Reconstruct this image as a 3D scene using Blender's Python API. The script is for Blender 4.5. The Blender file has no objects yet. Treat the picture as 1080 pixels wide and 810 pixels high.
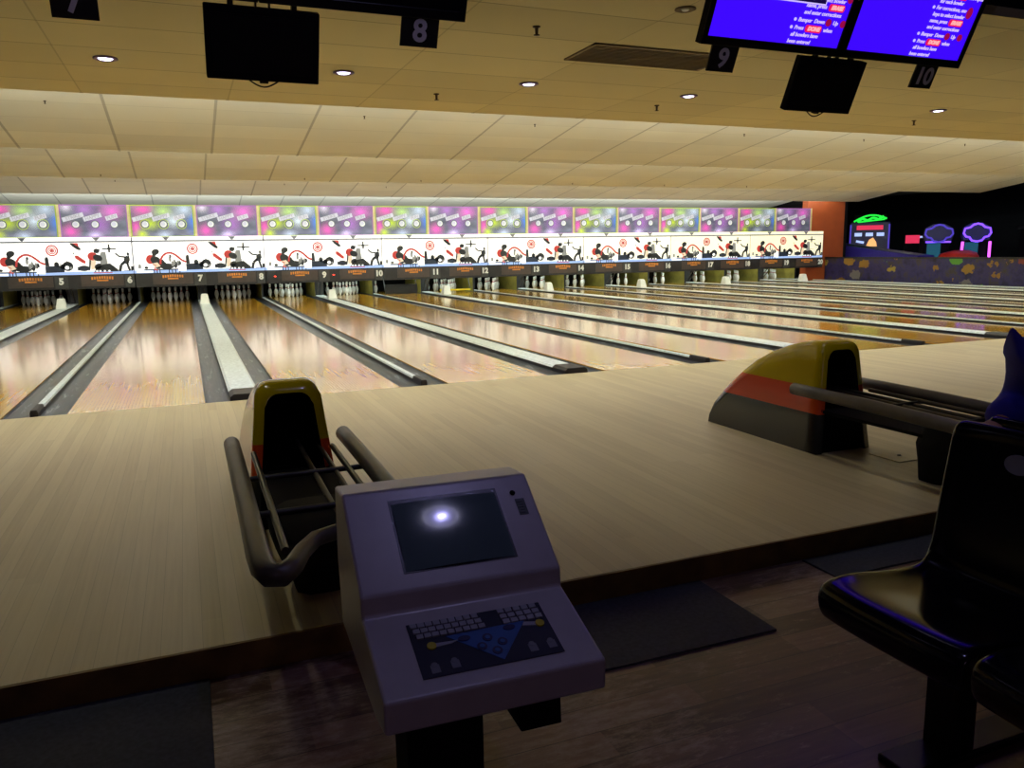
import bpy, bmesh, math, random
from mathutils import Vector, Matrix
random.seed(7)
sc = bpy.context.scene
COL = sc.collection
PI = math.pi

# ------------------------------------------------------------------ colours / materials
def lin(c):
    return tuple(((v/12.92) if v <= .04045 else ((v+.055)/1.055)**2.4) for v in [x/255 for x in c])

class NT:
    """small helper to write node trees"""
    def __init__(s, name):
        m = bpy.data.materials.new(name); m.use_nodes = True
        s.m = m; s.n = m.node_tree.nodes; s.l = m.node_tree.links
        s.b = s.n['Principled BSDF']
        s._oc = None
    def new(s, t): return s.n.new(t)
    def link(s, a, b): s.l.new(a, b)
    @property
    def oc(s):
        if s._oc is None: s._oc = s.new('ShaderNodeTexCoord')
        return s._oc
    def obj(s): return s.oc.outputs['Object']
    def sep(s, v):
        x = s.new('ShaderNodeSeparateXYZ'); s.link(v, x.inputs[0]); return x.outputs
    def comb(s, x=0, y=0, z=0):
        c = s.new('ShaderNodeCombineXYZ')
        for i, v in enumerate((x, y, z)): s.put(c.inputs[i], v)
        return c.outputs[0]
    def put(s, inp, v):
        if isinstance(v, bpy.types.NodeSocket): s.link(v, inp)
        else: inp.default_value = v
    def math(s, op, a, b=0.0, clamp=False):
        n = s.new('ShaderNodeMath'); n.operation = op; n.use_clamp = clamp
        s.put(n.inputs[0], a); s.put(n.inputs[1], b); return n.outputs[0]
    def mapv(s, v, scale=(1, 1, 1), loc=(0, 0, 0)):
        n = s.new('ShaderNodeMapping'); s.link(v, n.inputs[0])
        n.inputs['Scale'].default_value = scale; n.inputs['Location'].default_value = loc
        return n.outputs[0]
    def noise(s, v, scale=5, detail=3, rough=.5):
        n = s.new('ShaderNodeTexNoise'); s.link(v, n.inputs['Vector'])
        n.inputs['Scale'].default_value = scale; n.inputs['Detail'].default_value = detail
        n.inputs['Roughness'].default_value = rough
        return n.outputs['Fac']
    def white(s, v):
        n = s.new('ShaderNodeTexWhiteNoise'); n.noise_dimensions = '3D'; s.link(v, n.inputs[0]); return n.outputs['Value']
    def ramp(s, f, stops, interp='LINEAR'):
        n = s.new('ShaderNodeValToRGB'); n.color_ramp.interpolation = interp
        e = n.color_ramp.elements
        while len(e) < len(stops): e.new(.5)
        for k, (p, c) in enumerate(stops):
            e[k].position = p; e[k].color = (*c, 1) if len(c) == 3 else c
        s.put(n.inputs[0], f); return n.outputs[0]
    def mix(s, f, a, b, mode='MIX'):
        n = s.new('ShaderNodeMix'); n.data_type = 'RGBA'; n.blend_type = mode
        s.put(n.inputs[0], f)
        for i, v in ((6, a), (7, b)):
            if isinstance(v, bpy.types.NodeSocket): s.link(v, n.inputs[i])
            else: n.inputs[i].default_value = (*v, 1) if len(v) == 3 else v
        return n.outputs[2]
    def seam(s, coord, period, offset, width):
        t = s.math('FRACT', s.math('DIVIDE', s.math('ADD', coord, offset), period))
        return s.math('GREATER_THAN', s.math('ABSOLUTE', s.math('SUBTRACT', t, .5)), .5 - width/period/2)
    def bump(s, h, strength=.2, dist=.01):
        n = s.new('ShaderNodeBump'); n.inputs['Strength'].default_value = strength
        n.inputs['Distance'].default_value = dist; s.link(h, n.inputs['Height'])
        s.link(n.outputs[0], s.b.inputs['Normal'])
    def set(s, color=None, rough=None, metal=None, spec=None, coat=None, emis=None, estr=None):
        def p(k, v):
            if v is None: return
            if isinstance(v, tuple) and len(v) == 3: v = (*v, 1)
            s.put(s.b.inputs[k], v)
        p('Base Color', color); p('Roughness', rough); p('Metallic', metal); p('Specular IOR Level', spec)
        p('Coat Weight', coat); p('Emission Color', emis); p('Emission Strength', estr)
        return s.m

def mat(name, rgb, rough=.5, metal=0., spec=.5, var=.12, scale=12., coat=0.):
    t = NT(name); c = lin(rgb)
    f = t.noise(t.obj(), scale, 4)
    col = t.ramp(f, [(.3, tuple(v*(1-var) for v in c)), (.7, tuple(min(1, v*(1+var)) for v in c))])
    return t.set(color=col, rough=rough, metal=metal, spec=spec, coat=coat)

def glow(name, rgb, strength=1.0):
    t = NT(name); c = lin(rgb)
    return t.set(color=tuple(v*.5 for v in c), rough=.6, emis=c, estr=strength)

M = {}
# wood of the approach: pale maple strips running along y
def wood_strips(name, stripw, stops, rough, gap=.0015, blen=1.2, coat=0., grain=.35, rvar=.06, wv=.45):
    t = NT(name); o = t.sep(t.obj())
    ix = t.math('FLOOR', t.math('DIVIDE', o[0], stripw))
    off = t.math('MULTIPLY', t.white(t.comb(ix, 3.3, 0)), 5.0)
    iy = t.math('FLOOR', t.math('DIVIDE', t.math('ADD', o[1], off), blen))
    w = t.white(t.comb(ix, iy, 1.0))
    g = t.noise(t.mapv(t.obj(), (60, 1.6, 4)), 1.0, 5, .6)
    big = t.noise(t.mapv(t.obj(), (1.2, .35, 1)), 1.0, 3)
    f = t.math('ADD', t.math('MULTIPLY', w, wv), t.math('ADD', t.math('MULTIPLY', g, grain), t.math('MULTIPLY', big, .25)))
    col = t.ramp(f, stops)
    sm = t.seam(o[0], stripw, 0, gap)
    col = t.mix(t.math('MULTIPLY', sm, .35), col, (.03, .02, .01))
    r = t.math('ADD', t.math('MULTIPLY', g, rvar), rough)
    t.b.inputs['Coat Roughness'].default_value = .07
    return t.set(color=col, rough=r, spec=.5, coat=coat)
M['approach'] = wood_strips('approach_maple', .064, [(.2, lin((184, 166, 122))), (.45, lin((204, 188, 142))), (.75, lin((216, 202, 158)))], .42, grain=.4, blen=3.0, wv=.18)
M['lane'] = wood_strips('lane_maple', .0263, [(.1, lin((188, 136, 40))), (.4, lin((206, 156, 52))), (.8, lin((222, 178, 76)))], .125, gap=.001, coat=.12, grain=.2, rvar=.0, wv=.1, blen=7.0)
M['floorwood'] = None
t = NT('worn_dark_laminate'); o = t.sep(t.obj())
iy = t.math('FLOOR', t.math('DIVIDE', o[1], .12))
ix = t.math('FLOOR', t.math('DIVIDE', t.math('ADD', o[0], t.math('MULTIPLY', t.white(t.comb(iy, 0, 0)), 3.0)), 1.1))
w = t.white(t.comb(ix, iy, 0))
g = t.noise(t.mapv(t.obj(), (3, 40, 4)), 1, 5, .6)
f = t.math('ADD', t.math('MULTIPLY', w, .4), t.math('MULTIPLY', g, .6))
c = t.ramp(f, [(.2, lin((84, 62, 54))), (.6, lin((128, 98, 84))), (.9, lin((160, 128, 112)))])
wear = t.noise(t.mapv(t.obj(), (5, 16, 1)), 2.4, 8, .8)
big = t.noise(t.obj(), 1.1, 3, .5)
wm = t.ramp(t.math('ADD', t.math('MULTIPLY', wear, .7), t.math('MULTIPLY', big, .45)), [(.58, (0, 0, 0)), (.72, (.8, .8, .8))])
c = t.mix(wm, c, lin((182, 162, 148)))
sm = t.math('MAXIMUM', t.seam(o[1], .12, 0, .003), 0)
c = t.mix(t.math('MULTIPLY', sm, .7), c, (.01, .008, .006))
M['floorwood'] = t.set(color=c, rough=t.math('ADD', .22, t.math('MULTIPLY', wear, .2)), spec=.5)

# ceiling tiles
SX0, SXP = 1.15, 1.246
def ceil_mat(name, rgb, yoff, yper, xw, yw, dark=.45, ylight=.25):
    t = NT(name); o = t.sep(t.obj()); c = lin(rgb)
    n = t.noise(t.mapv(t.obj(), (.8, .8, .8)), 1.0, 3)
    tile = t.white(t.comb(t.math('FLOOR', t.math('DIVIDE', t.math('ADD', o[0], SX0), SXP)), t.math('FLOOR', t.math('DIVIDE', t.math('ADD', o[1], yoff), yper)), 0))
    f = t.math('ADD', t.math('MULTIPLY', n, .6), t.math('MULTIPLY', tile, .4))
    col = t.ramp(f, [(.2, tuple(v*.9 for v in c)), (.8, tuple(min(1, v*1.08) for v in c))])
    col = t.mix(t.math('MULTIPLY', t.seam(o[0], SXP, SX0, xw), dark), col, tuple(v*.25 for v in c))
    col = t.mix(t.math('MULTIPLY', t.seam(o[1], yper, yoff, yw), ylight), col, tuple(v*.2 for v in c))
    return t.set(color=col, rough=.85, spec=.15)
M['ceil_front'] = ceil_mat('front_ceiling_tiles', (216, 208, 166), .0, .6235, .012, .014, .3, .5)
M['ceil_bay'] = ceil_mat('bay_ceiling_tiles', (228, 227, 213), .0, .6235, .034, .012, .5, .22)

M['dark_wood'] = mat('dark_stained_step', (120, 88, 36), .55, var=.3, scale=9)
M['mat'] = mat('grey_rubber_mat', (62, 64, 70), .85, var=.25, scale=60)
M['black'] = mat('black_plastic', (14, 14, 15), .35)
M['matte_black'] = mat('matte_black', (9, 9, 10), .8, spec=.2)
M['seat'] = mat('gloss_black_plastic', (12, 12, 14), .16, var=.2)
M['dark_metal'] = mat('dark_metal', (60, 60, 60), .4, .6)
M['steel'] = mat('brushed_steel', (150, 150, 148), .3, .9)
M['rail'] = mat('grey_rubber_tube', (86, 80, 70), .38, var=.15)
M['rail_thin'] = mat('worn_steel_rod', (84, 78, 68), .35, .6)
M['cap'] = mat('divider_grey_vinyl', (224, 232, 232), .32, var=.2, scale=30)
M['endblock'] = mat('black_rubber_end', (44, 40, 42), .45)
t = NT('gutter_grey'); n1 = t.noise(t.mapv(t.obj(), (18, 1.6, 6)), 1, 6, .7)
c = t.ramp(n1, [(.38, lin((60, 64, 70))), (.57, lin((90, 95, 102))), (.68, lin((170, 176, 180)))])
M['gutter'] = t.set(color=c, rough=t.ramp(n1, [(.3, (.28,)*3), (.7, (.5,)*3)]), spec=.5)
M['white_plastic'] = mat('white_plastic', (250, 250, 246), .35, var=.03)
M['pin'] = mat('pin_white', (238, 240, 236), .3, var=.03)
M['pin_red'] = mat('pin_red_stripe', (170, 30, 30), .35)
M['kick'] = mat('olive_kickback', (168, 158, 76), .5, var=.25, scale=4)
M['yellow'] = mat('yellow_bar', (220, 200, 40), .4)
M['orange_wall'] = mat('orange_wall', (158, 70, 24), .6, var=.08, scale=3)
M['fascia'] = mat('fascia_dark', (34, 30, 32), .5)
M['plate'] = mat('fascia_plate', (74, 60, 56), .5)
M['numtile'] = mat('number_tile', (60, 58, 58), .5)
M['number'] = mat('number_white', (236, 236, 232), .5, var=.02)
M['label_orange'] = mat('label_orange', (226, 140, 50), .5)
M['rail_grey'] = mat('mural_rail', (120, 120, 134), .4)
M['red_lamp'] = glow('red_lamp', (255, 60, 40), 3.0)
M['tube_white'] = glow('tube_white', (255, 250, 235), 2.0)

# striped hood: colour bands by height
t = NT('hood_stripes'); o = t.sep(t.obj())
c = t.ramp(t.math('DIVIDE', o[2], 0.8), [(0, lin((52, 52, 46))), (.24/.8, lin((214, 78, 30))), (.40/.8, lin((196, 172, 10)))], 'CONSTANT')
M['hood'] = t.set(color=c, rough=.2, spec=.5, coat=.3)

M['console'] = mat('console_cream_paint', (206, 200, 204), .32, var=.04, scale=20)
M['crt'] = NT('crt_glass').set(color=lin((100, 122, 124)), rough=.11, spec=.5, coat=.25)
M['panel_navy'] = mat('keyboard_navy', (22, 24, 52), .6)
M['key'] = mat('key_grey', (176, 178, 186), .45)
M['blue_tri'] = mat('keyboard_blue', (40, 96, 176), .4)
M['knob_yellow'] = mat('keyboard_yellow', (214, 196, 20), .4)
M['key_dark'] = mat('key_dark_blue', (20, 30, 90), .4)

M['screen_blue'] = glow('screen_blue', (62, 8, 255), 1.0)
M['screen_white'] = glow('screen_white', (200, 180, 255), 1.1)
M['screen_red'] = glow('screen_red', (222, 20, 90), 1.0)
M['screen_dkred'] = glow('screen_dark_red', (150, 10, 70), 1.0)
M['screen_pale'] = glow('screen_pale_red', (255, 170, 170), 1.1)
M['screen_navy'] = glow('screen_navy', (18, 4, 60), 1.0)
M['screen_off'] = NT('screen_off').set(color=(.004, .004, .005), rough=.35, spec=.3)
M['sign'] = mat('sign_black', (20, 20, 22), .5)
M['sign_num'] = mat('sign_number_grey', (226, 222, 236), .5)
M['vent'] = mat('vent_brown', (112, 98, 72), .6)
M['lens'] = glow('downlight_lens', (226, 220, 255), 6.0)
M['rim'] = mat('downlight_rim', (112, 96, 150), .35, .4)
M['brass'] = mat('sprinkler_brass', (70, 56, 36), .4, .7)

# mural print
M['m_white'] = []
M['m_black'] = mat('print_black', (34, 36, 42), .5)
M['m_navy'] = mat('print_navy', (40, 52, 78), .5)
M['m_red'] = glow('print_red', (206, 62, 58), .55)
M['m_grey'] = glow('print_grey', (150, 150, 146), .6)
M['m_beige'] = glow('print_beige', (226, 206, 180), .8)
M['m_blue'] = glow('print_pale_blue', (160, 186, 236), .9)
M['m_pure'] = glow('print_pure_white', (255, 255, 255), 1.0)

# ------------------------------------------------------------------ mesh builder
class MB:
    def __init__(s): s.v = []; s.f = []; s.mi = []; s.sm = []
    def add(s, vs, fs, mi=0, sm=False, mx=None):
        b = len(s.v)
        s.v += [tuple(mx @ Vector(p)) if mx is not None else tuple(p) for p in vs]
        for f in fs: s.f.append(tuple(b+i for i in f)); s.mi.append(mi); s.sm.append(sm)
        return s
    def box(s, a, b, mi=0, mx=None):
        (x0, y0, z0), (x1, y1, z1) = a, b
        return s.add([(x0, y0, z0), (x1, y0, z0), (x1, y1, z0), (x0, y1, z0), (x0, y0, z1), (x1, y0, z1), (x1, y1, z1), (x0, y1, z1)],
                     [(0, 3, 2, 1), (4, 5, 6, 7), (0, 1, 5, 4), (1, 2, 6, 5), (2, 3, 7, 6), (3, 0, 4, 7)], mi, False, mx)
    def prism(s, poly, axis, a, b, mi=0, sm=False, mx=None):
        n = len(poly)
        def P(u, v, w):
            return {'x': (w, u, v), 'y': (u, w, v), 'z': (u, v, w)}[axis]
        vs = [P(u, v, a) for u, v in poly] + [P(u, v, b) for u, v in poly]
        fs = [tuple(range(n)), tuple(range(2*n-1, n-1, -1))] + [((i+1) % n, i, n+i, n+(i+1) % n) for i in range(n)]
        return s.add(vs, fs, mi, sm, mx)
    def tube(s, pts, r, n=10, mi=0, caps=True, closed=False, mx=None):
        pts = [Vector(p) for p in pts]; m = len(pts); rings = []
        rr = r if isinstance(r, (list, tuple)) else [r]*m
        ref = None
        for i, p in enumerate(pts):
            if closed: d = pts[(i+1) % m]-pts[i-1]
            else: d = (pts[min(i+1, m-1)]-pts[max(i-1, 0)])
            d.normalize()
            if ref is None or abs(ref.dot(d)) > .98:
                ref = Vector((0, 0, 1)) if abs(d.z) < .9 else Vector((1, 0, 0))
            u = d.cross(ref).normalized(); w = u.cross(d).normalized(); ref = w
            rings.append([p + u*math.cos(2*PI*k/n)*rr[i] + w*math.sin(2*PI*k/n)*rr[i] for k in range(n)])
        vs = [q for rg in rings for q in rg]; fs = []
        for i in range(m if closed else m-1):
            j = (i+1) % m
            for k in range(n): fs.append((i*n+k, j*n+k, j*n+(k+1) % n, i*n+(k+1) % n))
        if caps and not closed:
            s.add(vs, fs, mi, True, mx)
            s.add(rings[0], [tuple(range(n))], mi, False, mx); s.add(rings[-1], [tuple(range(n-1, -1, -1))], mi, False, mx)
            return s
        return s.add(vs, fs, mi, True, mx)
    def lathe(s, prof, n=16, mi=0, mx=None, sm=True):
        vs = []; fs = []; m = len(prof)
        for r, z in prof:
            for k in range(n): vs.append((r*math.cos(2*PI*k/n), r*math.sin(2*PI*k/n), z))
        for i in range(m-1):
            for k in range(n): fs.append((i*n+k, i*n+(k+1) % n, (i+1)*n+(k+1) % n, (i+1)*n+k))
        fs.append(tuple(range(n-1, -1, -1))); fs.append(tuple((m-1)*n+k for k in range(n)))
        return s.add(vs, fs, mi, sm, mx)
    def ell(s, c, rx, rz, y0, y1, mi=0, n=20, rot=0., mx=None):
        cr, sr = math.cos(rot), math.sin(rot)
        poly = []
        for k in range(n):
            a = 2*PI*k/n; u, v = rx*math.cos(a), rz*math.sin(a)
            poly.append((c[0]+u*cr-v*sr, c[1]+u*sr+v*cr))
        return s.prism(poly, 'y', y0, y1, mi, False, mx)
    def ring(s, c, r0, r1, y0, y1, mi=0, n=24, a0=0., a1=2*PI):
        ks = [a0+(a1-a0)*k/n for k in range(n+1)]
        for i in range(n):
            p = [(c[0]+r*math.cos(a), c[1]+r*math.sin(a)) for r, a in ((r0, ks[i]), (r1, ks[i]), (r1, ks[i+1]), (r0, ks[i+1]))]
            s.prism(p, 'y', y0, y1, mi)
        return s
    def poly(s, pts, y0, y1, mi=0, mx=None):
        return s.prism(pts, 'y', y0, y1, mi, False, mx)
    def stroke(s, pts, w, y0, y1, mi=0):
        for (a, b) in zip(pts[:-1], pts[1:]):
            dx, dz = b[0]-a[0], b[1]-a[1]; L = math.hypot(dx, dz) or 1
            nx, nz = -dz/L*w/2, dx/L*w/2
            s.prism([(a[0]+nx, a[1]+nz), (a[0]-nx, a[1]-nz), (b[0]-nx, b[1]-nz), (b[0]+nx, b[1]+nz)], 'y', y0, y1, mi)
        return s
    def mesh(s, name, mats):
        me = bpy.data.meshes.new(name); me.from_pydata(s.v, [], s.f); me.update()
        for m in mats: me.materials.append(m)
        me.polygons.foreach_set('material_index', s.mi); me.polygons.foreach_set('use_smooth', s.sm)
        bm = bmesh.new(); bm.from_mesh(me); bmesh.ops.recalc_face_normals(bm, faces=bm.faces); bm.to_mesh(me); bm.free()
        return me
    def build(s, name, mats, parent=None, loc=(0, 0, 0), rot=(0, 0, 0), bevel=0., seg=2):
        if not isinstance(mats, (list, tuple)): mats = [mats]
        o = bpy.data.objects.new(name, s.mesh(name, mats)); COL.objects.link(o)
        o.location = loc; o.rotation_euler = rot
        if parent: o.parent = parent
        if bevel:
            md = o.modifiers.new('bevel', 'BEVEL'); md.width = bevel; md.segments = seg; md.limit_method = 'ANGLE'
        return o

_tc = {}
def text_geo(body, size, off=0.0, shear=0.0):
    key = (body, size, off, shear)
    if key in _tc: return _tc[key]
    cu = bpy.data.curves.new('lettering', 'FONT'); cu.body = body; cu.size = size; cu.offset = off; cu.shear = shear
    cu.align_x = 'CENTER'; cu.align_y = 'CENTER'; cu.extrude = .0015; cu.resolution_u = 4
    ob = bpy.data.objects.new('lettering', cu); COL.objects.link(ob)
    bpy.context.view_layer.update()
    dg = bpy.context.evaluated_depsgraph_get()
    me = bpy.data.meshes.new_from_object(ob.evaluated_get(dg))
    r = ([tuple(v.co) for v in me.vertices], [tuple(p.vertices) for p in me.polygons])
    bpy.data.objects.remove(ob); bpy.data.curves.remove(cu); bpy.data.meshes.remove(me)
    _tc[key] = r; return r
# text plane: letters stand in the x-z plane and face -y
UPRIGHT = Matrix.Rotation(PI/2, 4, 'X')
def put_text(mb, body, size, at, mi=0, off=0., shear=0., rot=0.):
    v, f = text_geo(body, size, off, shear)
    return mb.add(v, f, mi, False, Matrix.Translation(at) @ Matrix.Rotation(-rot, 4, 'Y') @ UPRIGHT)

def empty(name, loc=(0, 0, 0), rz=0.):
    o = bpy.data.objects.new(name, None); COL.objects.link(o); o.location = loc; o.rotation_euler = (0, 0, rz); return o
def tag(o, label, cat, group=None, kind=None):
    o['label'] = label; o['category'] = cat
    if group: o['group'] = group
    if kind: o['kind'] = kind
    return o
def struct(o, label=None, cat=None):
    o['kind'] = 'structure'
    if label: o['label'] = label
    if cat: o['category'] = cat
    return o
def copy_tree(o, parent=None):
    c = o.copy(); COL.objects.link(c)
    if parent: c.parent = parent
    for ch in [q for q in bpy.data.objects if q.parent == o]: copy_tree(ch, c)
    return c

# ------------------------------------------------------------------ layout of the alley
P, LW, G, NW, WW = 3.249, 1.0541, .2045, .062, .26
LANES = list(range(5, 21))
def lane_x(n): return ((n-7)//2)*P + (-.8616 if n % 2 else .8616)
def cap_x(i): return (i-7)//2*P if i % 2 else (i-6)//2*P - P/2
YF, YM, FZ = -4.63, 15.62, -.105
XL, XR = -5.05, 21.5

# ---- setting
struct(MB().box((XL, YF, -.1), (XR, 0, 0)).build('floor_approach', M['approach']), 'pale maple approach boards between the step and the lanes', 'approach')
struct(MB().box((XL, YF-.012, FZ), (XR, YF, -.001)).build('trim_step', M['dark_wood']), 'dark stained wooden face of the step up to the approach', 'step')
struct(MB().box((-9, -12, FZ-.1), (30, YF-.012, FZ)).build('floor_seating', M['floorwood']), 'worn dark laminate floor in front of the step', 'floor')
struct(MB().box((XL, 0, -.3), (XR, 19.4, -.12)).build('floor_underlane', M['matte_black']), 'black base under the lanes', 'floor')
struct(MB().box((XR, -4, -.3), (40, 30, -.02)).build('floor_arcade', M['matte_black']), 'dark floor of the games hall beyond the lanes', 'floor')

# lanes
def half_pipe(x0, x1):
    mb = MB(); n = 10; prof = []
    for k in range(n+1):
        a = PI*k/n; xm, hw = (x0+x1)/2, (x1-x0)/2
        prof.append((xm - hw*math.cos(a), -.012-.058*math.sin(a)))
    prof2 = prof + [(x1, -.11), (x0, -.11)]
    # closed profile extruded along y
    return mb.prism(prof2, 'y', 0.0, 18.95)
lane_proto = None
for n in LANES:
    if lane_proto is None:
        r = empty('bowling_lane', (lane_x(n), 0, 0))
        s_ = MB().box((-LW/2, .0, -.11), (LW/2, 18.95, 0)).build('lane_surface', M['lane'], r)
        for sgn in (-1, 1):
            a, b = sorted((sgn*LW/2, sgn*(LW/2+G)))
            gt = half_pipe(a, b).build('gutter', M['gutter'], r)
            gt['label'] = 'grey half-round gutter'
        lane_proto = r
    else:
        r = copy_tree(lane_proto); r.location = (lane_x(n), 0, 0)
    tag(r, 'glossy amber wooden bowling lane running under fascia number %d' % n, 'bowling lane', 'bowling lanes')

# dividers between the lanes, each with a black rubber end block at the foul line
def divider(w, mound):
    r = empty('lane_divider')
    h = w/2-.001
    prof = [(-h, -.11), (h, -.11), (h, mound-.018), (h*.82, mound), (-h*.82, mound), (-h, mound-.018)]
    mb = MB().prism(prof, 'y', .34, 16.9)
    for k, f in enumerate(mb.f):
        if min(mb.v[i][2] for i in f) < -.05: mb.mi[k] = 1
    mb.build('divider_strip', [M['cap'], M['endblock']], r)
    prof2 = [(-h, -.11), (h, -.11), (h, mound-.012), (h*.75, mound+.012), (-h*.75, mound+.012), (-h, mound-.012)]
    e = MB().prism(prof2, 'y', .02, .34).build('end_block', M['endblock'], r, bevel=.006)
    e['label'] = 'black rubber end block'
    return r
dn = dw = None
for i in range(5, 20):
    wide = i % 2 == 1
    src = dw if wide else dn
    if src is None:
        r = divider(WW if wide else NW, .042 if wide else .038)
        if wide: dw = r
        else: dn = r
    else: r = copy_tree(src)
    r.location = (cap_x(i), 0, 0)
    tag(r, '%s grey divider strip between lanes %d and %d' % ('wide' if wide else 'narrow', i, i+1), 'lane divider', 'lane dividers')
for x, nm in ((cap_x(20)-.0, 'trim_right'), (cap_x(4), 'trim_left')):
    struct(MB().box((x-.03, 0.02, -.11), (x+.03, 18.9, .024)).build(nm, M['cap']), 'grey edge strip along the outermost lane at the %s wall' % nm[5:], 'edge strip')

# white hoods standing on the wide dividers
wb = None
for i in range(5, 20, 2):
    if wb is None:
        r = empty('divider_hood')
        mb = MB()
        vs = [(-.118, -.13, 0), (.118, -.13, 0), (.118, .16, 0), (-.118, .16, 0), (-.08, -.05, .24), (.08, -.05, .24), (.08, .12, .24), (-.08, .12, .24)]
        mb.add(vs, [(0, 3, 2, 1), (4, 5, 6, 7), (0, 1, 5, 4), (1, 2, 6, 5), (2, 3, 7, 6), (3, 0, 4, 7)])
        mb.build('hood_shell', M['white_plastic'], r, bevel=.02, seg=3)
        MB().box((-.05, -.03, .237), (.05, .09, .248)).build('hood_top_plate', M['white_plastic'], r, bevel=.004)
        wb = r
    else: r = copy_tree(wb)
    r.location = (cap_x(i), 14.75, .0425)
    tag(r, 'white tapered plastic hood on the divider between lanes %d and %d' % (i, i+1), 'divider hood', 'white divider hoods')

# kickback panels beside the pin decks
for i in range(4, 21):
    wide = i % 2 == 1
    w = (WW if wide else NW)/2 - .004
    r = empty('kickback', (cap_x(i), 0, -.11))
    MB().box((-w, 17.0, 0), (w, 18.9, .95)).build('side_panel', M['kick'], r, bevel=.01)
    MB().box((-w, 16.97, 0), (w, 17.0, .95)).build('front_edge', M['dark_metal'], r)
    if wide:
        mb = MB()
        for k in (-.07, .05): mb.tube([(k, 16.96, .16), (k-.02, 16.35, .72)], .013, 8)
        mb.build('strut', M['rail_thin'], r)
    lab = {4: 'beside lane 5 at the near wall', 20: 'beside lane 20 at the far wall'}.get(i, 'between the pin decks of lanes %d and %d' % (i, i+1))
    tag(r, 'olive kickback panel ' + lab, 'kickback panel', 'kickback panels')

# pins
pin_prof = [(.0, 0), (.0257, 0), (.0285, .004), (.0365, .03), (.0462, .06), (.0540, .09), (.0606, .115), (.0592, .145), (.0525, .18), (.0395, .215), (.0280, .245),
            (.0239, .265), (.0248, .285), (.0290, .315), (.0318, .345), (.0300, .362), (.0230, .375), (.0120, .380), (.0, .381)]
pmb = MB(); pmb.lathe(pin_prof, 14)
for k, f in enumerate(pmb.f):
    zs = [pmb.v[i][2] for i in f]
    if .244 <= min(zs) and max(zs) <= .286 and len(f) == 4 and (max(zs) <= .266): pmb.mi[k] = 1
pin_me = pmb.mesh('bowling_pin', [M['pin'], M['pin_red']])
rowname = [['head pin'], ['second-row left pin', 'second-row right pin'], ['third-row left pin', 'third-row middle pin', 'third-row right pin'],
           ['back-row far left pin', 'back-row inner left pin', 'back-row inner right pin', 'back-row far right pin']]
for n in LANES:
    for r_ in range(4):
        for k in range(r_+1):
            if n == 11 and not (r_ == 3 and k == 0): continue
            o = bpy.data.objects.new('bowling_pin', pin_me); COL.objects.link(o)
            o.location = (lane_x(n)+(k-r_/2)*.3048, 17.23+r_*.264, .0)
            lab = 'white %s of the rack standing on lane %d' % (rowname[r_][k], n)
            if n == 11: lab = 'white lone pin left standing at the back of lane 11'
            tag(o, lab, 'bowling pin', 'bowling pins')

# sweep bar down on lanes 11 and 12
for n, mm, lab in ((12, 'yellow', 'yellow sweep bar lowered in front of the pins on lane 12'), (11, 'black', 'black sweep bar lowered across the pin deck of lane 11')):
    r = empty('sweep_bar', (lane_x(n), 16.55, 0))
    MB().box((-.5, -.02, .05 if n == 12 else .0), (.5, .02, .10 if n == 12 else .30)).build('bar', M[mm], r, bevel=.008)
    for s_ in (-1, 1): MB().tube([(s_*.49, 0, .08), (s_*.5, .35, .72)], .015, 8).build('arm', M['dark_metal'], r)
    tag(r, lab, 'sweep bar')

# machine area behind the pins
struct(MB().box((XL, 18.95, -.1), (XR, 19.05, 1.2)).build('wall_pit', M['matte_black']), 'black curtain wall behind the pin decks', 'wall')
struct(MB().box((XL, 16.1, .86), (20.7, 18.95, .9)).build('ceiling_pit', M['matte_black']), 'black underside of the pin machines', 'ceiling')

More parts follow.
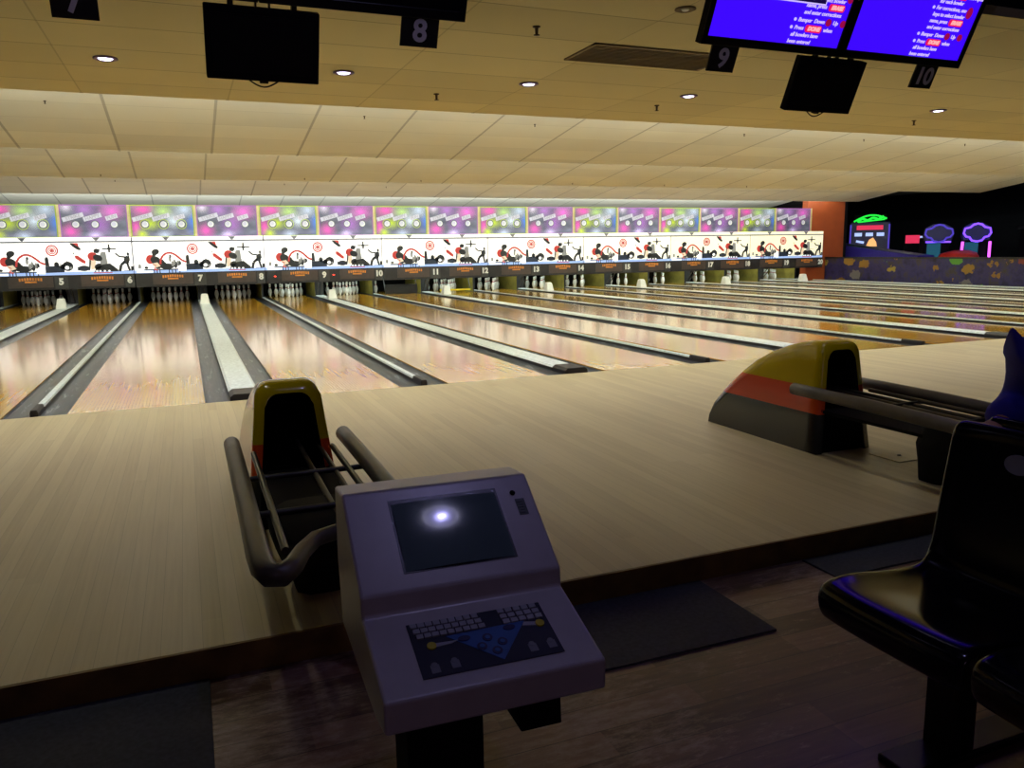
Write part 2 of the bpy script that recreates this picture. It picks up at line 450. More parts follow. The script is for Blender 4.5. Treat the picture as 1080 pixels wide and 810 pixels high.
# ------------------------------------------------------------------ masking units
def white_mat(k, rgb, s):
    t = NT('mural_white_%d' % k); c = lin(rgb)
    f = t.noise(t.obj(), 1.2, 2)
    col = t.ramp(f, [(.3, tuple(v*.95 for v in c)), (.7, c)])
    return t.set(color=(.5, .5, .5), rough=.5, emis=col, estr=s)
def U(x): return (x-60)/950*P - P/2
def V(y): return (570-y)/230*.80
ya, yb, yc = -.003, 0, -.005
def mural_print():
    mb = MB(); K, N_, R_, GY, BE, BL, W_ = range(7)
    e = lambda x, y, rx, ry, m, rot=0, d=0: mb.ell((U(x), V(y)), rx/950*P, ry/230*.8, ya-d, yb, m, 18, rot)
    pl = lambda pts, m, d=0: mb.poly([(U(x), V(y)) for x, y in pts], ya-d, yb, m)
    st = lambda pts, w, m, d=0: mb.stroke([(U(x), V(y)) for x, y in pts], w/950*P, ya-d, yb, m)
    pl([(60, 570), (1010, 570), (1010, 548), (60, 548)], BL)
    pl([(75, 566), (190, 566), (190, 552), (75, 552)], W_, .001)
    pl([(90, 535), (110, 535), (110, 506), (90, 506)], GY)
    # first figure bending
    e(217, 415, 27, 21, K, .35); pl([(196, 425), (222, 436), (206, 452), (190, 446)], K)
    e(178, 470, 31, 34, R_); e(214, 478, 38, 30, K, -.6, .001)
    pl([(186, 500), (225, 492), (246, 520), (205, 532)], BE, .002)
    pl([(215, 500), (262, 470), (276, 486), (240, 540), (212, 540)], K, .0015)
    st([(190, 505), (215, 515), (200, 545), (225, 548)], 9, R_, .002)
    e(146, 530, 14, 9, K); pl([(130, 550), (420, 550), (420, 541), (130, 541)], N_)
    e(290, 522, 52, 22, K, 0); e(262, 505, 26, 18, K)
    for x in (195, 215, 235, 300, 322, 345, 375): pl([(x, 570), (x+7, 570), (x+7, 548), (x, 548)], N_, .001)
    # coaster
    arc = [(245, 505), (250, 470), (268, 442), (295, 424), (322, 422), (350, 434), (376, 456), (398, 478), (428, 492)]
    st(arc, 14, R_, .003)
    for x, y in ((315, 470), (345, 492), (330, 505), (370, 500)): e(x, y, 9, 22, GY)
    e(318, 448, 8, 12, K); e(352, 512, 12, 26, K); e(382, 505, 10, 22, K)
    pl([(366, 558), (380, 515), (400, 505), (424, 520), (424, 560)], W_, .003)
    # dark tower + skyline
    pl([(428, 505), (428, 455), (433, 440), (447, 440), (451, 455), (454, 505)], K)
    pl([(426, 552), (426, 506), (520, 503), (548, 520), (548, 550)], N_, .001)
    e(500, 495, 16, 20, K, 0, .001); e(540, 510, 18, 18, K, 0, .001); e(572, 508, 36, 34, K, 0, .001)
    pl([(560, 490), (570, 466), (582, 490)], K); e(566, 518, 14, 13, W_, 0, .003); e(592, 522, 9, 10, GY, 0, .003)
    pl([(520, 475), (525, 475), (525, 500), (520, 500)], GY)
    # red target
    for r0, r1 in ((31, 40), (9, 15), (20, 26)):
        n = 26
        for k in range(n):
            if r0 == 22 and k < 8: continue
            a0, a1 = 2*PI*k/n, 2*PI*(k+1)/n
            mb.poly([(U(480)+r/950*P*math.cos(a), V(395)+r/230*.8*math.sin(a)) for r, a in ((r0, a0), (r1, a0), (r1, a1), (r0, a1))], ya, yb, R_)
    e(480, 395, 8, 8, R_)
    # shoes and red rocket
    pl([(612, 344), (650, 344), (656, 376), (632, 368)], R_); pl([(594, 344), (614, 344), (666, 380), (664, 396), (644, 392), (612, 366)], K, .001)
    e(618, 417, 6, 7, GY); pl([(622, 432), (642, 432), (692, 474), (688, 492), (670, 486), (626, 454)], R_); e(634, 442, 9, 10, R_, -.5)
    # second figure
    e(768, 402, 20, 17, K); pl([(776, 398), (790, 382), (788, 404)], K)
    e(738, 440, 32, 30, R_); e(772, 452, 32, 24, K, -.4, .001)
    pl([(716, 462), (728, 466), (716, 540), (706, 540)], K); pl([(724, 466), (760, 462), (752, 530), (722, 538)], BE)
    pl([(786, 505), (790, 425), (800, 408), (828, 410), (836, 505)], GY, .0005)
    pl([(742, 552), (756, 522), (800, 500), (850, 492), (900, 535), (905, 552)], K, .001)
    e(770, 512, 26, 18, K, .6, .001); e(640+36, 525, 38, 20, K); pl([(634, 540), (634, 512), (712, 520), (712, 540)], N_)
    st([(820, 482), (892, 482)], 4, GY, .001)
    for x in (760, 782, 812, 842): e(x, 546, 8, 6, W_, 0, .003)
    pl([(735, 562), (862, 562), (862, 556), (735, 556)], R_, .002)
    # plane
    st([(806, 387), (900, 387)], 9, K); e(853, 387, 14, 9, K); st([(853, 354), (853, 414)], 12, K)
    # dancer
    e(977, 427, 9, 12, K); pl([(950, 446), (984, 438), (988, 470), (972, 500), (944, 494)], N_, .001); pl([(946, 462), (966, 438), (984, 446), (980, 492), (950, 488)], K, .0015)
    st([(892, 420), (918, 444), (955, 448)], 11, K, .001); st([(958, 478), (925, 505), (913, 552)], 20, K, .001); st([(966, 482), (972, 515), (982, 548)], 16, K, .001)
    pl([(940, 552), (1000, 552), (1000, 546), (940, 546)], K); pl([(990, 546), (990, 516), (1010, 516), (1010, 546)], K)
    return mb
PRINT = mural_print()
print_mats = [M['m_black'], M['m_navy'], M['m_red'], M['m_grey'], M['m_beige'], M['m_blue'], M['m_pure']]
print_me = PRINT.mesh('print', print_mats)
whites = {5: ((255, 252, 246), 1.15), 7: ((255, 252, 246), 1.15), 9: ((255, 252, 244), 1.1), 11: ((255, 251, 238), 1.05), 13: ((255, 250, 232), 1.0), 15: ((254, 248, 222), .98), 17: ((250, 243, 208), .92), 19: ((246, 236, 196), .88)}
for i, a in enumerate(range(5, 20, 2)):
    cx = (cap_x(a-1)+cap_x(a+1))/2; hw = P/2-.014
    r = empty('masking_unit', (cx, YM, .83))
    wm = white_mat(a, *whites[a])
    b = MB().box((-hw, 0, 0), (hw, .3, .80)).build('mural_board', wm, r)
    o = bpy.data.objects.new('print', print_me); COL.objects.link(o); o.parent = b
    mb = MB().box((-hw, -.02, .80), (hw, .3, .835)); mb.build('rail', M['rail_grey'], r)
    MB().box((-hw, -.01, .835), (hw, .03, .93)).build('valance', wm, r)
    for u in (-.25, .25):
        x = u*P
        MB().poly([(x-.095, .925), (x+.095, .925), (x+.02, .84), (x-.02, .84)], -.016, -.011).build('arrow_marker', M['rail_grey'], r)
    MB().box((hw, -.006, 0), (hw+.013, .28, .80)).build('seam_strip', M['rail_grey'], r)
    f = MB().box((-hw, -.03, -.36), (hw, .04, -.0)).build('fascia', M['fascia'], r)
    for k in (0, 1):
        n = a+k; ux = lambda u: (u + k*.49 - .5)*P
        mb = MB().box((ux(.13), -.04, -.30), (ux(.43), -.031, -.03), 0)
        xc, zc = ux(.28), -.13
        # two-line orange emblem: a fan of short strokes over a small word bar
        for q in range(9):
            xx = xc+(q-4)*.058; mb.box((xx-.022, -.043, zc+.02-abs(q-4)*.006), (xx+.018, -.040, zc+.085-abs(q-4)*.004), 1)
        mb.box((xc-.13, -.043, zc-.045), (xc+.13, -.040, zc-.005), 1)
        p_ = mb.build('name_plate', [M['plate'], M['label_orange']], f)
        mb = MB().box((ux(.44), -.04, -.34), (ux(.505 if k else .53), -.031, -.03), 0)
        put_text(mb, str(n), .215, ((ux(.44)+ux(.505 if k else .53))/2, -.043, -.165), 1, .012)
        mb.build('number_plate', [M['numtile'], M['number']], f)
        if n in (9, 10):
            MB().ell((ux(.075), -.17), .032, .016, -.05, -.03).build('red_lamp', M['red_lamp'], f)
    tag(r, 'white lit mural panel with silhouettes above lanes %d and %d' % (a, a+1), 'masking unit', 'masking units')

# ------------------------------------------------------------------ posters above the mural
def poster_mat(name, green):
    t = NT(name)
    g = t.oc.outputs['Object']; o = t.sep(g)
    u = t.math('DIVIDE', o[0], 1.6); v = t.math('DIVIDE', o[2], .83)
    X = t.math('MULTIPLY', u, 1.6)
    def blob(cx, cy, rx, ry):
        a = t.math('DIVIDE', t.math('SUBTRACT', u, cx), rx); b = t.math('DIVIDE', t.math('SUBTRACT', v, cy), ry)
        d = t.math('SQRT', t.math('ADD', t.math('MULTIPLY', a, a), t.math('MULTIPLY', b, b)))
        return t.math('SUBTRACT', .98, d, True)
    # halftone cell
    c = .032
    fx = t.math('SUBTRACT', t.math('FRACT', t.math('DIVIDE', t.math('ADD', o[0], o[2]), c)), .5)
    fz = t.math('SUBTRACT', t.math('FRACT', t.math('DIVIDE', t.math('SUBTRACT', o[0], o[2]), c)), .5)
    dd = t.math('SQRT', t.math('ADD', t.math('MULTIPLY', fx, fx), t.math('MULTIPLY', fz, fz)))
    def dots(b): return t.math('LESS_THAN', dd, t.math('MULTIPLY', b, .56))
    n = t.noise(t.mapv(g, (1.5, 1, 3)), 1.5, 4)
    col = t.ramp(n, [(.3, lin((48, 56, 74))), (.7, lin((104, 104, 126)))])
    mag, pur, yel, blu, wht = lin((226, 70, 180)), lin((160, 96, 190)), lin((186, 206, 20)), lin((40, 110, 220)), lin((178, 190, 218))
    if green:
        seq = [(blob(.2, .85, .28, .3), mag), (blob(.08, .3, .14, .5), mag), (blob(.3, .42, .2, .3), yel), (blob(.16, .1, .14, .25), yel), (blob(.5, .8, .25, .3), lin((170, 200, 120))),
               (blob(.95, .5, .16, .6), blu), (blob(.82, .85, .25, .4), wht), (blob(.65, .5, .2, .35), lin((210, 220, 240))), (blob(.5, .05, .18, .25), wht)]
    else:
        seq = [(blob(.14, .2, .2, .35), mag), (blob(.55, .4, .28, .5), pur), (blob(.75, .8, .3, .4), lin((214, 90, 200))), (blob(.35, .85, .25, .3), pur), (blob(.1, .92, .14, .25), lin((206, 190, 220))), (blob(.48, .06, .16, .2), lin((216, 190, 250)))]
    for b, k in seq:
        col = t.mix(t.math('MULTIPLY', b, .22, True), col, k)
        col = t.mix(dots(b), col, k)
    return t.set(color=col, rough=.4, emis=col, estr=.22)  # faint self-glow of the sheet stands in for lamp wash
PG, PP = poster_mat('poster_green', True), poster_mat('poster_purple', False)
M['border_g'] = mat('poster_border_green', (150, 172, 40), .5)
M['border_p'] = mat('poster_border_purple', (150, 90, 170), .5)
M['ball'] = glow('poster_ball', (222, 220, 238), .35)  # glow put into the printed balls in place of lamplight
M['ball_ring'] = mat('poster_ring', (90, 90, 110), .5)
M['ring_y'] = glow('poster_ring_yellow', (200, 226, 60), .3)  # printed ring glows likewise, lamplight put into its colour
M['poster_letter'] = mat('poster_letter', (176, 172, 190), .5)
M['post'] = mat('poster_post', (196, 178, 130), .5)
pw, ph = 1.545, .83
tmp = {}
for n in LANES:
    green = n % 2 == 1
    if green not in tmp:
        r = empty('wall_poster')
        b = MB().box((0, 0, 0), (pw, .025, ph)).build('poster_sheet', PG if green else PP, r)
        mb = MB(); bw = .028
        for q in (((0, 0), (pw, bw)), ((0, ph-bw), (pw, ph)), ((0, 0), (bw, ph)), ((pw-bw, 0), (pw, ph))):
            mb.box((q[0][0], -.006, q[0][1]), (q[1][0], .0, q[1][1]))
        mb.build('poster_border', M['border_g' if green else 'border_p'], r)
        mb = MB()
        for k, wd in enumerate(('STRIKE', 'HAPPY', 'FUN')):
            cxx = pw*(.225+.285*k); cz = ph*.40
            mb.ell((cxx, cz), .10, .10, -.006, 0, 1, 24); mb.ell((cxx, cz), .078, .078, -.008, 0, 2, 24); mb.ell((cxx-.01, cz+.01), .06, .06, -.010, 0, 0, 20)
            if green: mb.ring((cxx, cz), .115, .13, -.004, 0, 3, 24)
            L = .10*len(wd)*.36+.02
            a = .28; ca, sa = math.cos(a), math.sin(a); c0 = (cxx-.05, ph*.62)
            q = [(-L-.015, -.055), (L+.015, -.055), (L+.015, .055), (-L-.015, .055)]
            mb.poly([(c0[0]+x*ca-z*sa, c0[1]+x*sa+z*ca) for x, z in q], -.004, 0, 0)
            put_text(mb, wd, .115, (c0[0], -.0065, c0[1]), 4, .004, 0, a)
        mb.build('poster_print', [M['ball'], M['ball_ring'], M['pin'], M['ring_y'], M['poster_letter']], r)
        tmp[green] = r
    else: r = copy_tree(tmp[green])
    r.location = (-1.66+(n-7)*1.606+.03, 15.97, 1.755)
    tag(r, '%s poster with three balls above the mural of lane %d' % ('green and pink' if green else 'purple and grey', n), 'poster', 'posters above the murals')
struct(MB().box((-5.1, 15.93, 1.70), (20.85, 16.02, 1.754)).build('trim_ledge', M['fascia']), 'ledge carrying the posters above the murals', 'ledge')
pp = None
for k in range(0, 17):
    if pp is None: pp = MB().box((-.03, -.02, 0), (.03, .04, ph)).build('poster_post', M['post']); o = pp
    else: o = pp.copy(); COL.objects.link(o)
    o.location = (-1.66+(k-2)*1.606, 15.97, 1.755)
    w = {0: 'left of the lane 5 poster', 16: 'right of the lane 20 poster at the orange wall'}.get(k, 'between the posters of lanes %d and %d' % (k+4, k+5))
    tag(o, 'slim beige post ' + w, 'post', 'poster posts')

# ------------------------------------------------------------------ ceiling
XC = 22.2; XCL = -6.5; S = .135
E = [(1.146, 2.72), (5.85, 2.76), (10.35, 2.76), (15.1, 2.785)]
struct(MB().box((XCL, -3.32, 2.72), (XC+10, 1.146, 2.78)).build('ceiling_front', M['ceil_front']), 'flat beige tiled ceiling over the approach', 'ceiling')
struct(MB().box((XCL-3, -12, 3.25), (XC+10, -3.32, 3.3)).build('ceiling_recess', M['matte_black']), 'dark raised ceiling over the seats', 'ceiling')
struct(MB().box((XCL-3, -3.32, 2.78), (XC+10, -3.28, 3.3)).build('trim_recess', M['matte_black']), 'dark riser where the ceiling steps up', 'trim')
ends = [(5.85, 2.76), (10.35, 2.76), (15.1, 2.785), (20.5, 2.745)]
for k in range(4):
    y0 = E[k][0]; y1, z1 = ends[k]; z0 = z1+S*(y1-y0)
    th = .03
    mb = MB().prism([(y0+.05, z0), (y1, z1), (y1, z1+th), (y0+.05, z0+th)], 'x', XCL, XC)
    struct(mb.build('ceiling_bay_%d' % (k+1), M['ceil_bay']), 'sloping lit ceiling bay %s' % ['nearest the approach', 'second from the approach', 'third from the approach', 'above the posters'][k], 'ceiling')
    zl = E[k][1]
    struct(MB().box((XCL, y0-.02 if k else y0, zl), (XC, y0+.03, z0+.05)).build('trim_%d' % (k+1), M['ceil_bay']), 'riser closing the step of ceiling bay %d from the approach' % (k+1), 'trim')
# cove lamps hidden in the steps
def area(name, loc, rot, sx, sy, power, rgb, spread=PI):
    l = bpy.data.lights.new(name, 'AREA'); l.shape = 'RECTANGLE'; l.size = sx; l.size_y = sy; l.energy = power; l.color = rgb; l.spread = spread
    o = bpy.data.objects.new(name, l); COL.objects.link(o); o.location = loc; o.rotation_euler = rot; return o
for k, pw_ in enumerate((660, 540, 520, 360)):
    y0 = E[k][0]; zl = E[k][1]
    area('cove_lamp', ((XC+XCL)/2, y0+.10, zl+.10), (PI-.5, 0, 0), XC-XCL-.6, .1, pw_, (.92, 1, .93))

area('bay_fill_lamp', ((XC+XCL)/2, 16.9, 2.42), (PI-.5, 0, 0), XC-XCL-1.5, .1, 800, (.96, 1, .94))  # hidden lamp behind the posters, added to brighten the last ceiling bay

# side walls
struct(MB().box((XCL-.2, -12, -.3), (XCL, 21, 4)).build('wall_left', M['matte_black']), 'dark wall at the left end of the hall', 'wall')
struct(MB().box((XL-1.6, YM, 0), (XL+.16, YM+.2, 2.62)).build('wall_masking_left', M['matte_black']), 'dark panel left of the masking units', 'wall')
struct(MB().box((20.72, 16.02, 0), (22.46, 16.3, 3.4)).build('wall_orange', M['orange_wall']), 'orange wall at the end of the masking units', 'wall')
struct(MB().box((XC, 1.2, 2.9), (XC+.05, 20.5, 5.2)).build('wall_bay_side', M['matte_black']), 'dark board closing the right end of the ceiling bays', 'wall')
M['arcade_wall'] = mat('arcade_dark_wall', (34, 38, 44), .8)
struct(MB().box((36, -6, -.2), (36.2, 32, 5.2)).build('wall_arcade', M['arcade_wall']), 'dark far wall of the games hall', 'wall')
struct(MB().box((21, 30, -.2), (36, 30.2, 5.2)).build('wall_arcade_end', M['arcade_wall']), 'dark end wall of the games hall', 'wall')
struct(MB().box((XC+.05, 1.2, 5.2), (36.2, 30.2, 5.3)).build('ceiling_arcade', M['matte_black']), 'black ceiling of the games hall', 'ceiling')
struct(MB().box((22.46, 16.02, 0), (22.6, 30, 5.2)).build('wall_machine_side', M['matte_black']), 'black side wall of the machine room', 'wall')
# painted partition beside lane 20
t = NT('graffiti'); g = t.mapv(t.obj(), (1, 1, 1)); n1 = t.noise(g, 2.2, 5, .7)
c = t.ramp(n1, [(.3, lin((22, 20, 38))), (.5, lin((52, 44, 98))), (.62, lin((66, 58, 48))), (.75, lin((34, 30, 56)))])
vo = t.new('ShaderNodeTexVoronoi'); t.link(t.mapv(t.obj(), (1, .8, 1.3)), vo.inputs['Vector']); vo.inputs['Scale'].default_value = 1.7
sp = t.math('LESS_THAN', t.math('ADD', vo.outputs['Distance'], t.math('MULTIPLY', t.noise(g, 9, 4), .4)), .56)
rs = t.white(vo.outputs['Position'])
sc_ = t.ramp(rs, [(0, lin((150, 112, 36))), (.35, lin((170, 146, 54))), (.6, lin((84, 150, 44))), (.72, lin((130, 58, 44))), (.82, lin((120, 114, 110)))], 'CONSTANT')
c = t.mix(sp, c, sc_)
M['graffiti'] = t.set(color=c, rough=.5)
r = empty('painted_partition', (21.62, 0, 0))
MB().box((0, 2.0, -.1), (.1, 16.0, .78)).build('partition_board', M['graffiti'], r)
MB().box((-.02, 2.0, .78), (.12, 16.0, .83)).build('top_rail', M['dark_metal'], r)
tag(r, 'low dark partition painted with yellow and green splashes beside lane 20', 'partition')

# ------------------------------------------------------------------ ceiling fittings
def downlight(x, y, lab, z=2.72, power=6):
    r = empty('downlight', (x, y, z))
    MB().lathe([(.055, 0), (.085, 0), (.088, -.008), (.07, -.014), (.055, -.004)], 24).build('rim', M['rim'], r)
    MB().lathe([(.0, -.003), (.054, -.003), (.045, -.012), (.0, -.017)], 20).build('lens', M['lens'], r)
    tag(r, lab, 'downlight', 'ceiling downlights')
    l = bpy.data.lights.new('downlight_lamp', 'SPOT'); l.energy = power; l.spot_size = 2.2 if z < 3 else 1.0; l.spot_blend = .8; l.color = (.85, .84, 1) if z < 3 else (1, .98, .84); l.shadow_soft_size = .05
    o = bpy.data.objects.new('downlight_lamp', l); COL.objects.link(o); o.location = (x, y, z-.03)
for x, y, lab in ((-.836, -.32, 'lit round downlight in the ceiling below sign 7'), (.922, -.38, 'lit round downlight in the ceiling just right of the left black monitor'),
                  (2.559, -.42, 'lit round downlight in the ceiling in front of the vent, left of sign 9'), (4.285, -.37, 'lit round downlight in the ceiling below sign 9'), (7.51, -.48, 'lit round downlight in the ceiling below sign 10'), (5.9, -.43, 'lit round downlight behind the small monitor between signs 9 and 10'),
                  (-2.55, -.35, 'added lit round downlight left of sign 7, outside the picture'), (9.15, -.5, 'added lit round downlight right of sign 10, outside the picture'), (10.8, -.5, 'added lit round downlight far right of sign 10, outside the picture')):  # unseen end lamps added to the row to light the approach
    downlight(x, y, lab, power=80)
for x, lab in ((-.84, 'left'), (2.56, 'middle'), (5.9, 'right')):  # unseen lamps added to brighten the near part of the approach
    downlight(x, -3.75, '%s of three unseen fill downlights added in the dark raised ceiling, above the picture' % lab, 3.25, 26)
# unlit recessed spot near the right screens
r = empty('recessed_spot', (2.60, -2.78, 2.72))
MB().lathe([(.03, 0), (.065, 0), (.067, -.006), (.05, -.012), (.03, -.002)], 20).build('rim', M['vent'], r)
MB().lathe([(0, -.002), (.029, -.002), (.02, -.012), (0, -.014)], 16).build('lens', M['white_plastic'], r)
tag(r, 'small unlit recessed spot in the ceiling left of the blue screens', 'recessed spot')
# air vent
r = empty('air_vent', (3.07, -1.62, 2.72))
mb = MB(); w2, d2 = .62, .26
for a, b in (((-w2, -d2), (w2, -d2+.025)), ((-w2, d2-.025), (w2, d2)), ((-w2, -d2), (-w2+.025, d2)), ((w2-.025, -d2), (w2, d2))): mb.box((a[0], a[1], -.012), (b[0], b[1], 0))
mb.build('vent_frame', M['vent'], r)
mb = MB()
for k in range(14): y = -d2+.035+k*.036; mb.box((-w2+.02, y, -.010), (w2-.02, y+.012, -.002), 0, Matrix.Identity(4))
mb.build('vent_grille', M['vent'], r)
MB().box((-w2+.02, -d2+.02, -.002), (w2-.02, d2-.02, -.0005)).build('vent_back', M['dark_metal'], r)
tag(r, 'brown rectangular air vent grille in the front ceiling', 'air vent')
def sprinkler(x, y, z, lab, k=1.0):
    global spr
    if spr is None:
        spr = empty('sprinkler')
        MB().lathe([(0, 0), (.028, 0), (.026, -.006), (.012, -.01), (.010, -.05), (0, -.052)], 12).build('sprinkler_body', M['brass'], spr)
        MB().lathe([(0, -.052), (.022, -.053), (.022, -.056), (0, -.058)], 12).build('deflector', M['brass'], spr)
        r = spr
    else: r = copy_tree(spr)
    r.location = (x, y, z); r.scale = (k, k, k); tag(r, lab, 'sprinkler', 'ceiling sprinklers')
spr = None
for x, y, lab in ((1.88, -2.12, 'sprinkler head between sign 8 and the air vent'), (1.91, .27, 'sprinkler head between the second and third downlights, near the ceiling edge'),
                  (4.27, .18, 'sprinkler head just beyond the downlight below sign 9'), (7.86, .15, 'sprinkler head just beyond the downlight below sign 10')):
    sprinkler(x, y, 2.72, 'small dark ' + lab)
ordn = ['first', 'second', 'third', 'fourth', 'fifth', 'sixth']
for bay, pts, y1, z1 in (('first lit ceiling bay', [(-1.76, 3.69), (1.96, 3.70), (4.44, 3.70), (8.14, 3.69), (10.66, 3.67), (13.1, 3.66)], 5.85, 2.76),
                         ('second lit ceiling bay', [(-1.75, 10.05), (2.03, 10.05), (4.52, 10.05), (8.21, 10.05), (10.75, 10.05), (13.22, 10.02)], 10.35, 2.76),
                         ('third lit ceiling bay', [(-1.74, 13.55), (2.04, 13.65), (4.64, 13.8)], 15.1, 2.785)):
    for k, (x, y) in enumerate(pts):
        sprinkler(x, y, z1+S*(y1-y), '%s small sprinkler head from the left on the %s' % (ordn[k], bay), .6)

# ------------------------------------------------------------------ hanging screens, monitors and number signs
TILT = math.radians(25)
YD = -3.25
def rot_tilt(): return Matrix.Rotation(TILT, 4, 'X')   # top leans towards the seats (-y)
def display(name, x0, x1, zb, h, yb):
    r = empty(name, (0, yb, zb)); r.rotation_euler = (TILT, 0, 0)
    w = x1-x0; bz = .035
    mb = MB()
    for a, b in (((x0, 0), (x1, bz+.012)), ((x0, h-bz), (x1, h)), ((x0, 0), (x0+bz, h)), ((x1-bz, 0), (x1, h))): mb.box((a[0], -.012, a[1]), (b[0], 0, b[1]))
    mb.build('bezel', M['black'], r, bevel=.004)
    MB().box((x0, 0, 0), (x1, .05, h)).build('casing', M['matte_black'], r)
    return r, bz
def line(mb, body, x, z, size, mi=1, right=False):
    v, f = text_geo(body, size, .0012, .22)
    w = max(p[0] for p in v)-min(p[0] for p in v)
    cx = x+w/2
    put_text(mb, body, size, (cx, -.0055, z), mi, .0004, .22)
    return x+w
def pill(mb, body, x, z, size, mi=2, ti=4):
    v, f = text_geo(body, size*.95, .002, .22); w = max(p[0] for p in v)-min(p[0] for p in v)
    hw, hh = w/2+.014, size*.62
    n = 10; cx = x+hw; poly = []
    for k in range(n+1): a = -PI/2+PI*k/n; poly.append((cx+hw-hh*.6+hh*.6*math.cos(a), z+hh*math.sin(a)))
    for k in range(n+1): a = PI/2+PI*k/n; poly.append((cx-hw+hh*.6+hh*.6*math.cos(a), z+hh*math.sin(a)))
    mb.poly(poly, -.006, -.002, mi); put_text(mb, body, size*.95, (cx, -.0085, z), ti, .002, .22)
    return cx+hw
def dot(mb, x, z, r, mi): mb.ell((x, z), r, r, -.006, -.002, mi, 14); return x+r
def blue_screen(x0, x1, zb, h, lab, variant):
    r, bz = display('score_screen', x0, x1, zb, h, YD)
    mb = MB().box((x0+bz, -.003, bz+.012), (x1-bz, 0, h-bz), 0)
    xl = x0+bz; W_ = (x1-x0-2*bz); s = .031; dz = .0375; z = bz+.012+.016
    if variant == 9: X = xl+W_*.60
    else: X = xl+W_*.55
    j = [.0, .005, .018, .03, .035, .04, .045, .05, .055, .06, .062]
    ind = -.03
    line(mb, 'been entered', X-.012, z, s); z += dz
    line(mb, 'all bowlers have', X, z, s); z += dz
    x = dot(mb, X-.008, z, .009, 1)+.012; x = line(mb, 'Press', x, z, s)+.012; x = pill(mb, 'DONE', x, z, s*1.05); line(mb, 'when', x+.012, z, s); z += dz*1.15
    x = dot(mb, X+.004, z, .009, 1)+.012; x = line(mb, 'Bumper  Down', x, z, s)+.03; x = dot(mb, x, z, .021, 3)+.012; x = line(mb, 'Up', x, z, s)+.04; dot(mb, x, z, .021, 3); z += dz*1.15
    line(mb, 'and enter corrections', X+.05, z, s); z += dz
    x = line(mb, 'name, press', X+.052, z, s)+.014; pill(mb, 'ERASE', x, z, s*1.05); z += dz
    line(mb, 'keys to select bowler', X+.055, z, s); z += dz
    x = dot(mb, X+.045, z, .009, 1)+.012; x = line(mb, 'For corrections, use', x, z, s)+.035; mb.ell((x, z-.01), .024, .034, -.006, -.002, 3, 14); z += dz
    line(mb, 'for each bowler', X+.075, z, s); z += dz
    x = dot(mb, X+.065, z, .009, 1)+.012; x = line(mb, 'Press', x, z, s)+.012; x = pill(mb, 'ENTER', x, z, s*1.05); line(mb, 'and repeat', x+.01, z, s)
    if variant == 9:   # pop-up box in front of the text
        bx0, bx1, b0, b1 = xl+W_*.40, xl+W_*.80, bz+.012+.222, bz+.012+.40
        mb.box((bx0, -.0105, b0), (bx1, -.0095, b1), 1); mb.box((bx0+.008, -.012, b0+.008), (bx1-.008, -.0105, b1-.008), 5)
        v = len(mb.v)
        x = pill(mb, 'END', bx0+.13, b0+.045, s*1.05); line(mb, 'keyboard', x+.02, b0+.04, s)
        line(mb, 'on the', x+.02, b0+.085, s)
        for q in range(v, len(mb.v)): mb.v[q] = (mb.v[q][0], mb.v[q][1]-.0075, mb.v[q][2])
    mb.build('screen', [M['screen_blue'], M['screen_white'], M['screen_red'], M['screen_dkred'], M['screen_pale'], M['screen_navy']], r)
    tag(r, lab, 'score screen', 'overhead score screens')
def off_screen(x0, x1, zb, h, lab):
    r, bz = display('score_screen', x0, x1, zb, h, YD)
    MB().box((x0+bz, -.003, bz+.012), (x1-bz, 0, h-bz)).build('screen', M['screen_off'], r)
    tag(r, lab, 'score screen', 'overhead score screens')

blue_screen(2.382, 3.389, 2.39, .585, 'left blue screen above sign 9, with white instructions and a dark pop-up box', 9)
blue_screen(3.395, 4.409, 2.39, .585, 'right blue screen above sign 10, with white and red instructions', 10)
off_screen(-.99, -.008, 2.383, .585, 'large dark screen above sign 7')
off_screen(-.002, .981, 2.383, .585, 'large dark screen above sign 8')
# hanger bars carrying each pair up to the dark ceiling
for cx, lab in ((-.005, 'black hanger pole holding the dark screens above signs 7 and 8'), (3.395, 'black hanger pole holding the two blue screens')):
    r = empty('screen_hanger', (cx, -3.475, 2.955))
    MB().tube([(0, 0, 0), (0, 0, .295)], .03, 12).build('pole', M['black'], r)
    MB().box((-.45, -.025, -.015), (.45, .025, .02)).build('cross_bar', M['black'], r)
    MB().box((-.09, -.035, .02), (.09, .035, .035)).build('bracket', M['black'], r)
    tag(r, lab, 'screen hanger')
def small_monitor(x0, x1, zb, lab):
    r = empty('small_monitor', ((x0+x1)/2, YD+.14, zb)); r.rotation_euler = (TILT, 0, 0); hw = (x1-x0)/2; h = .32
    MB().box((-hw, 0, 0), (hw, .05, h)).build('casing', M['matte_black'], r, bevel=.006)
    MB().box((-hw+.03, -.003, .035), (hw-.03, .001, h-.03)).build('screen', M['screen_off'], r)
    for x in (-.14, -.03, .03, .14): MB().box((x-(.012 if abs(x) > .1 else .004), .01, h), (x+(.012 if abs(x) > .1 else .004), .04, h+.032)).build('hanger_bracket', M['black'], r)
    mb = MB(); pts = [(-.065+.13*k/10, .02, -.002-.028*math.sin(PI*k/10)) for k in range(11)]
    mb.tube(pts, .004, 8); mb.build('cable_loop', M['black'], r)
    MB().box((-.02, .005, -.010), (.02, .03, .0)).build('socket', M['black'], r)
    tag(r, lab, 'small monitor', 'small black monitors under the screens')
small_monitor(-.244, .268, 2.068, 'small switched-off black monitor hanging between signs 7 and 8')
small_monitor(3.115, 3.637, 2.085, 'small switched-off black monitor hanging between signs 9 and 10')
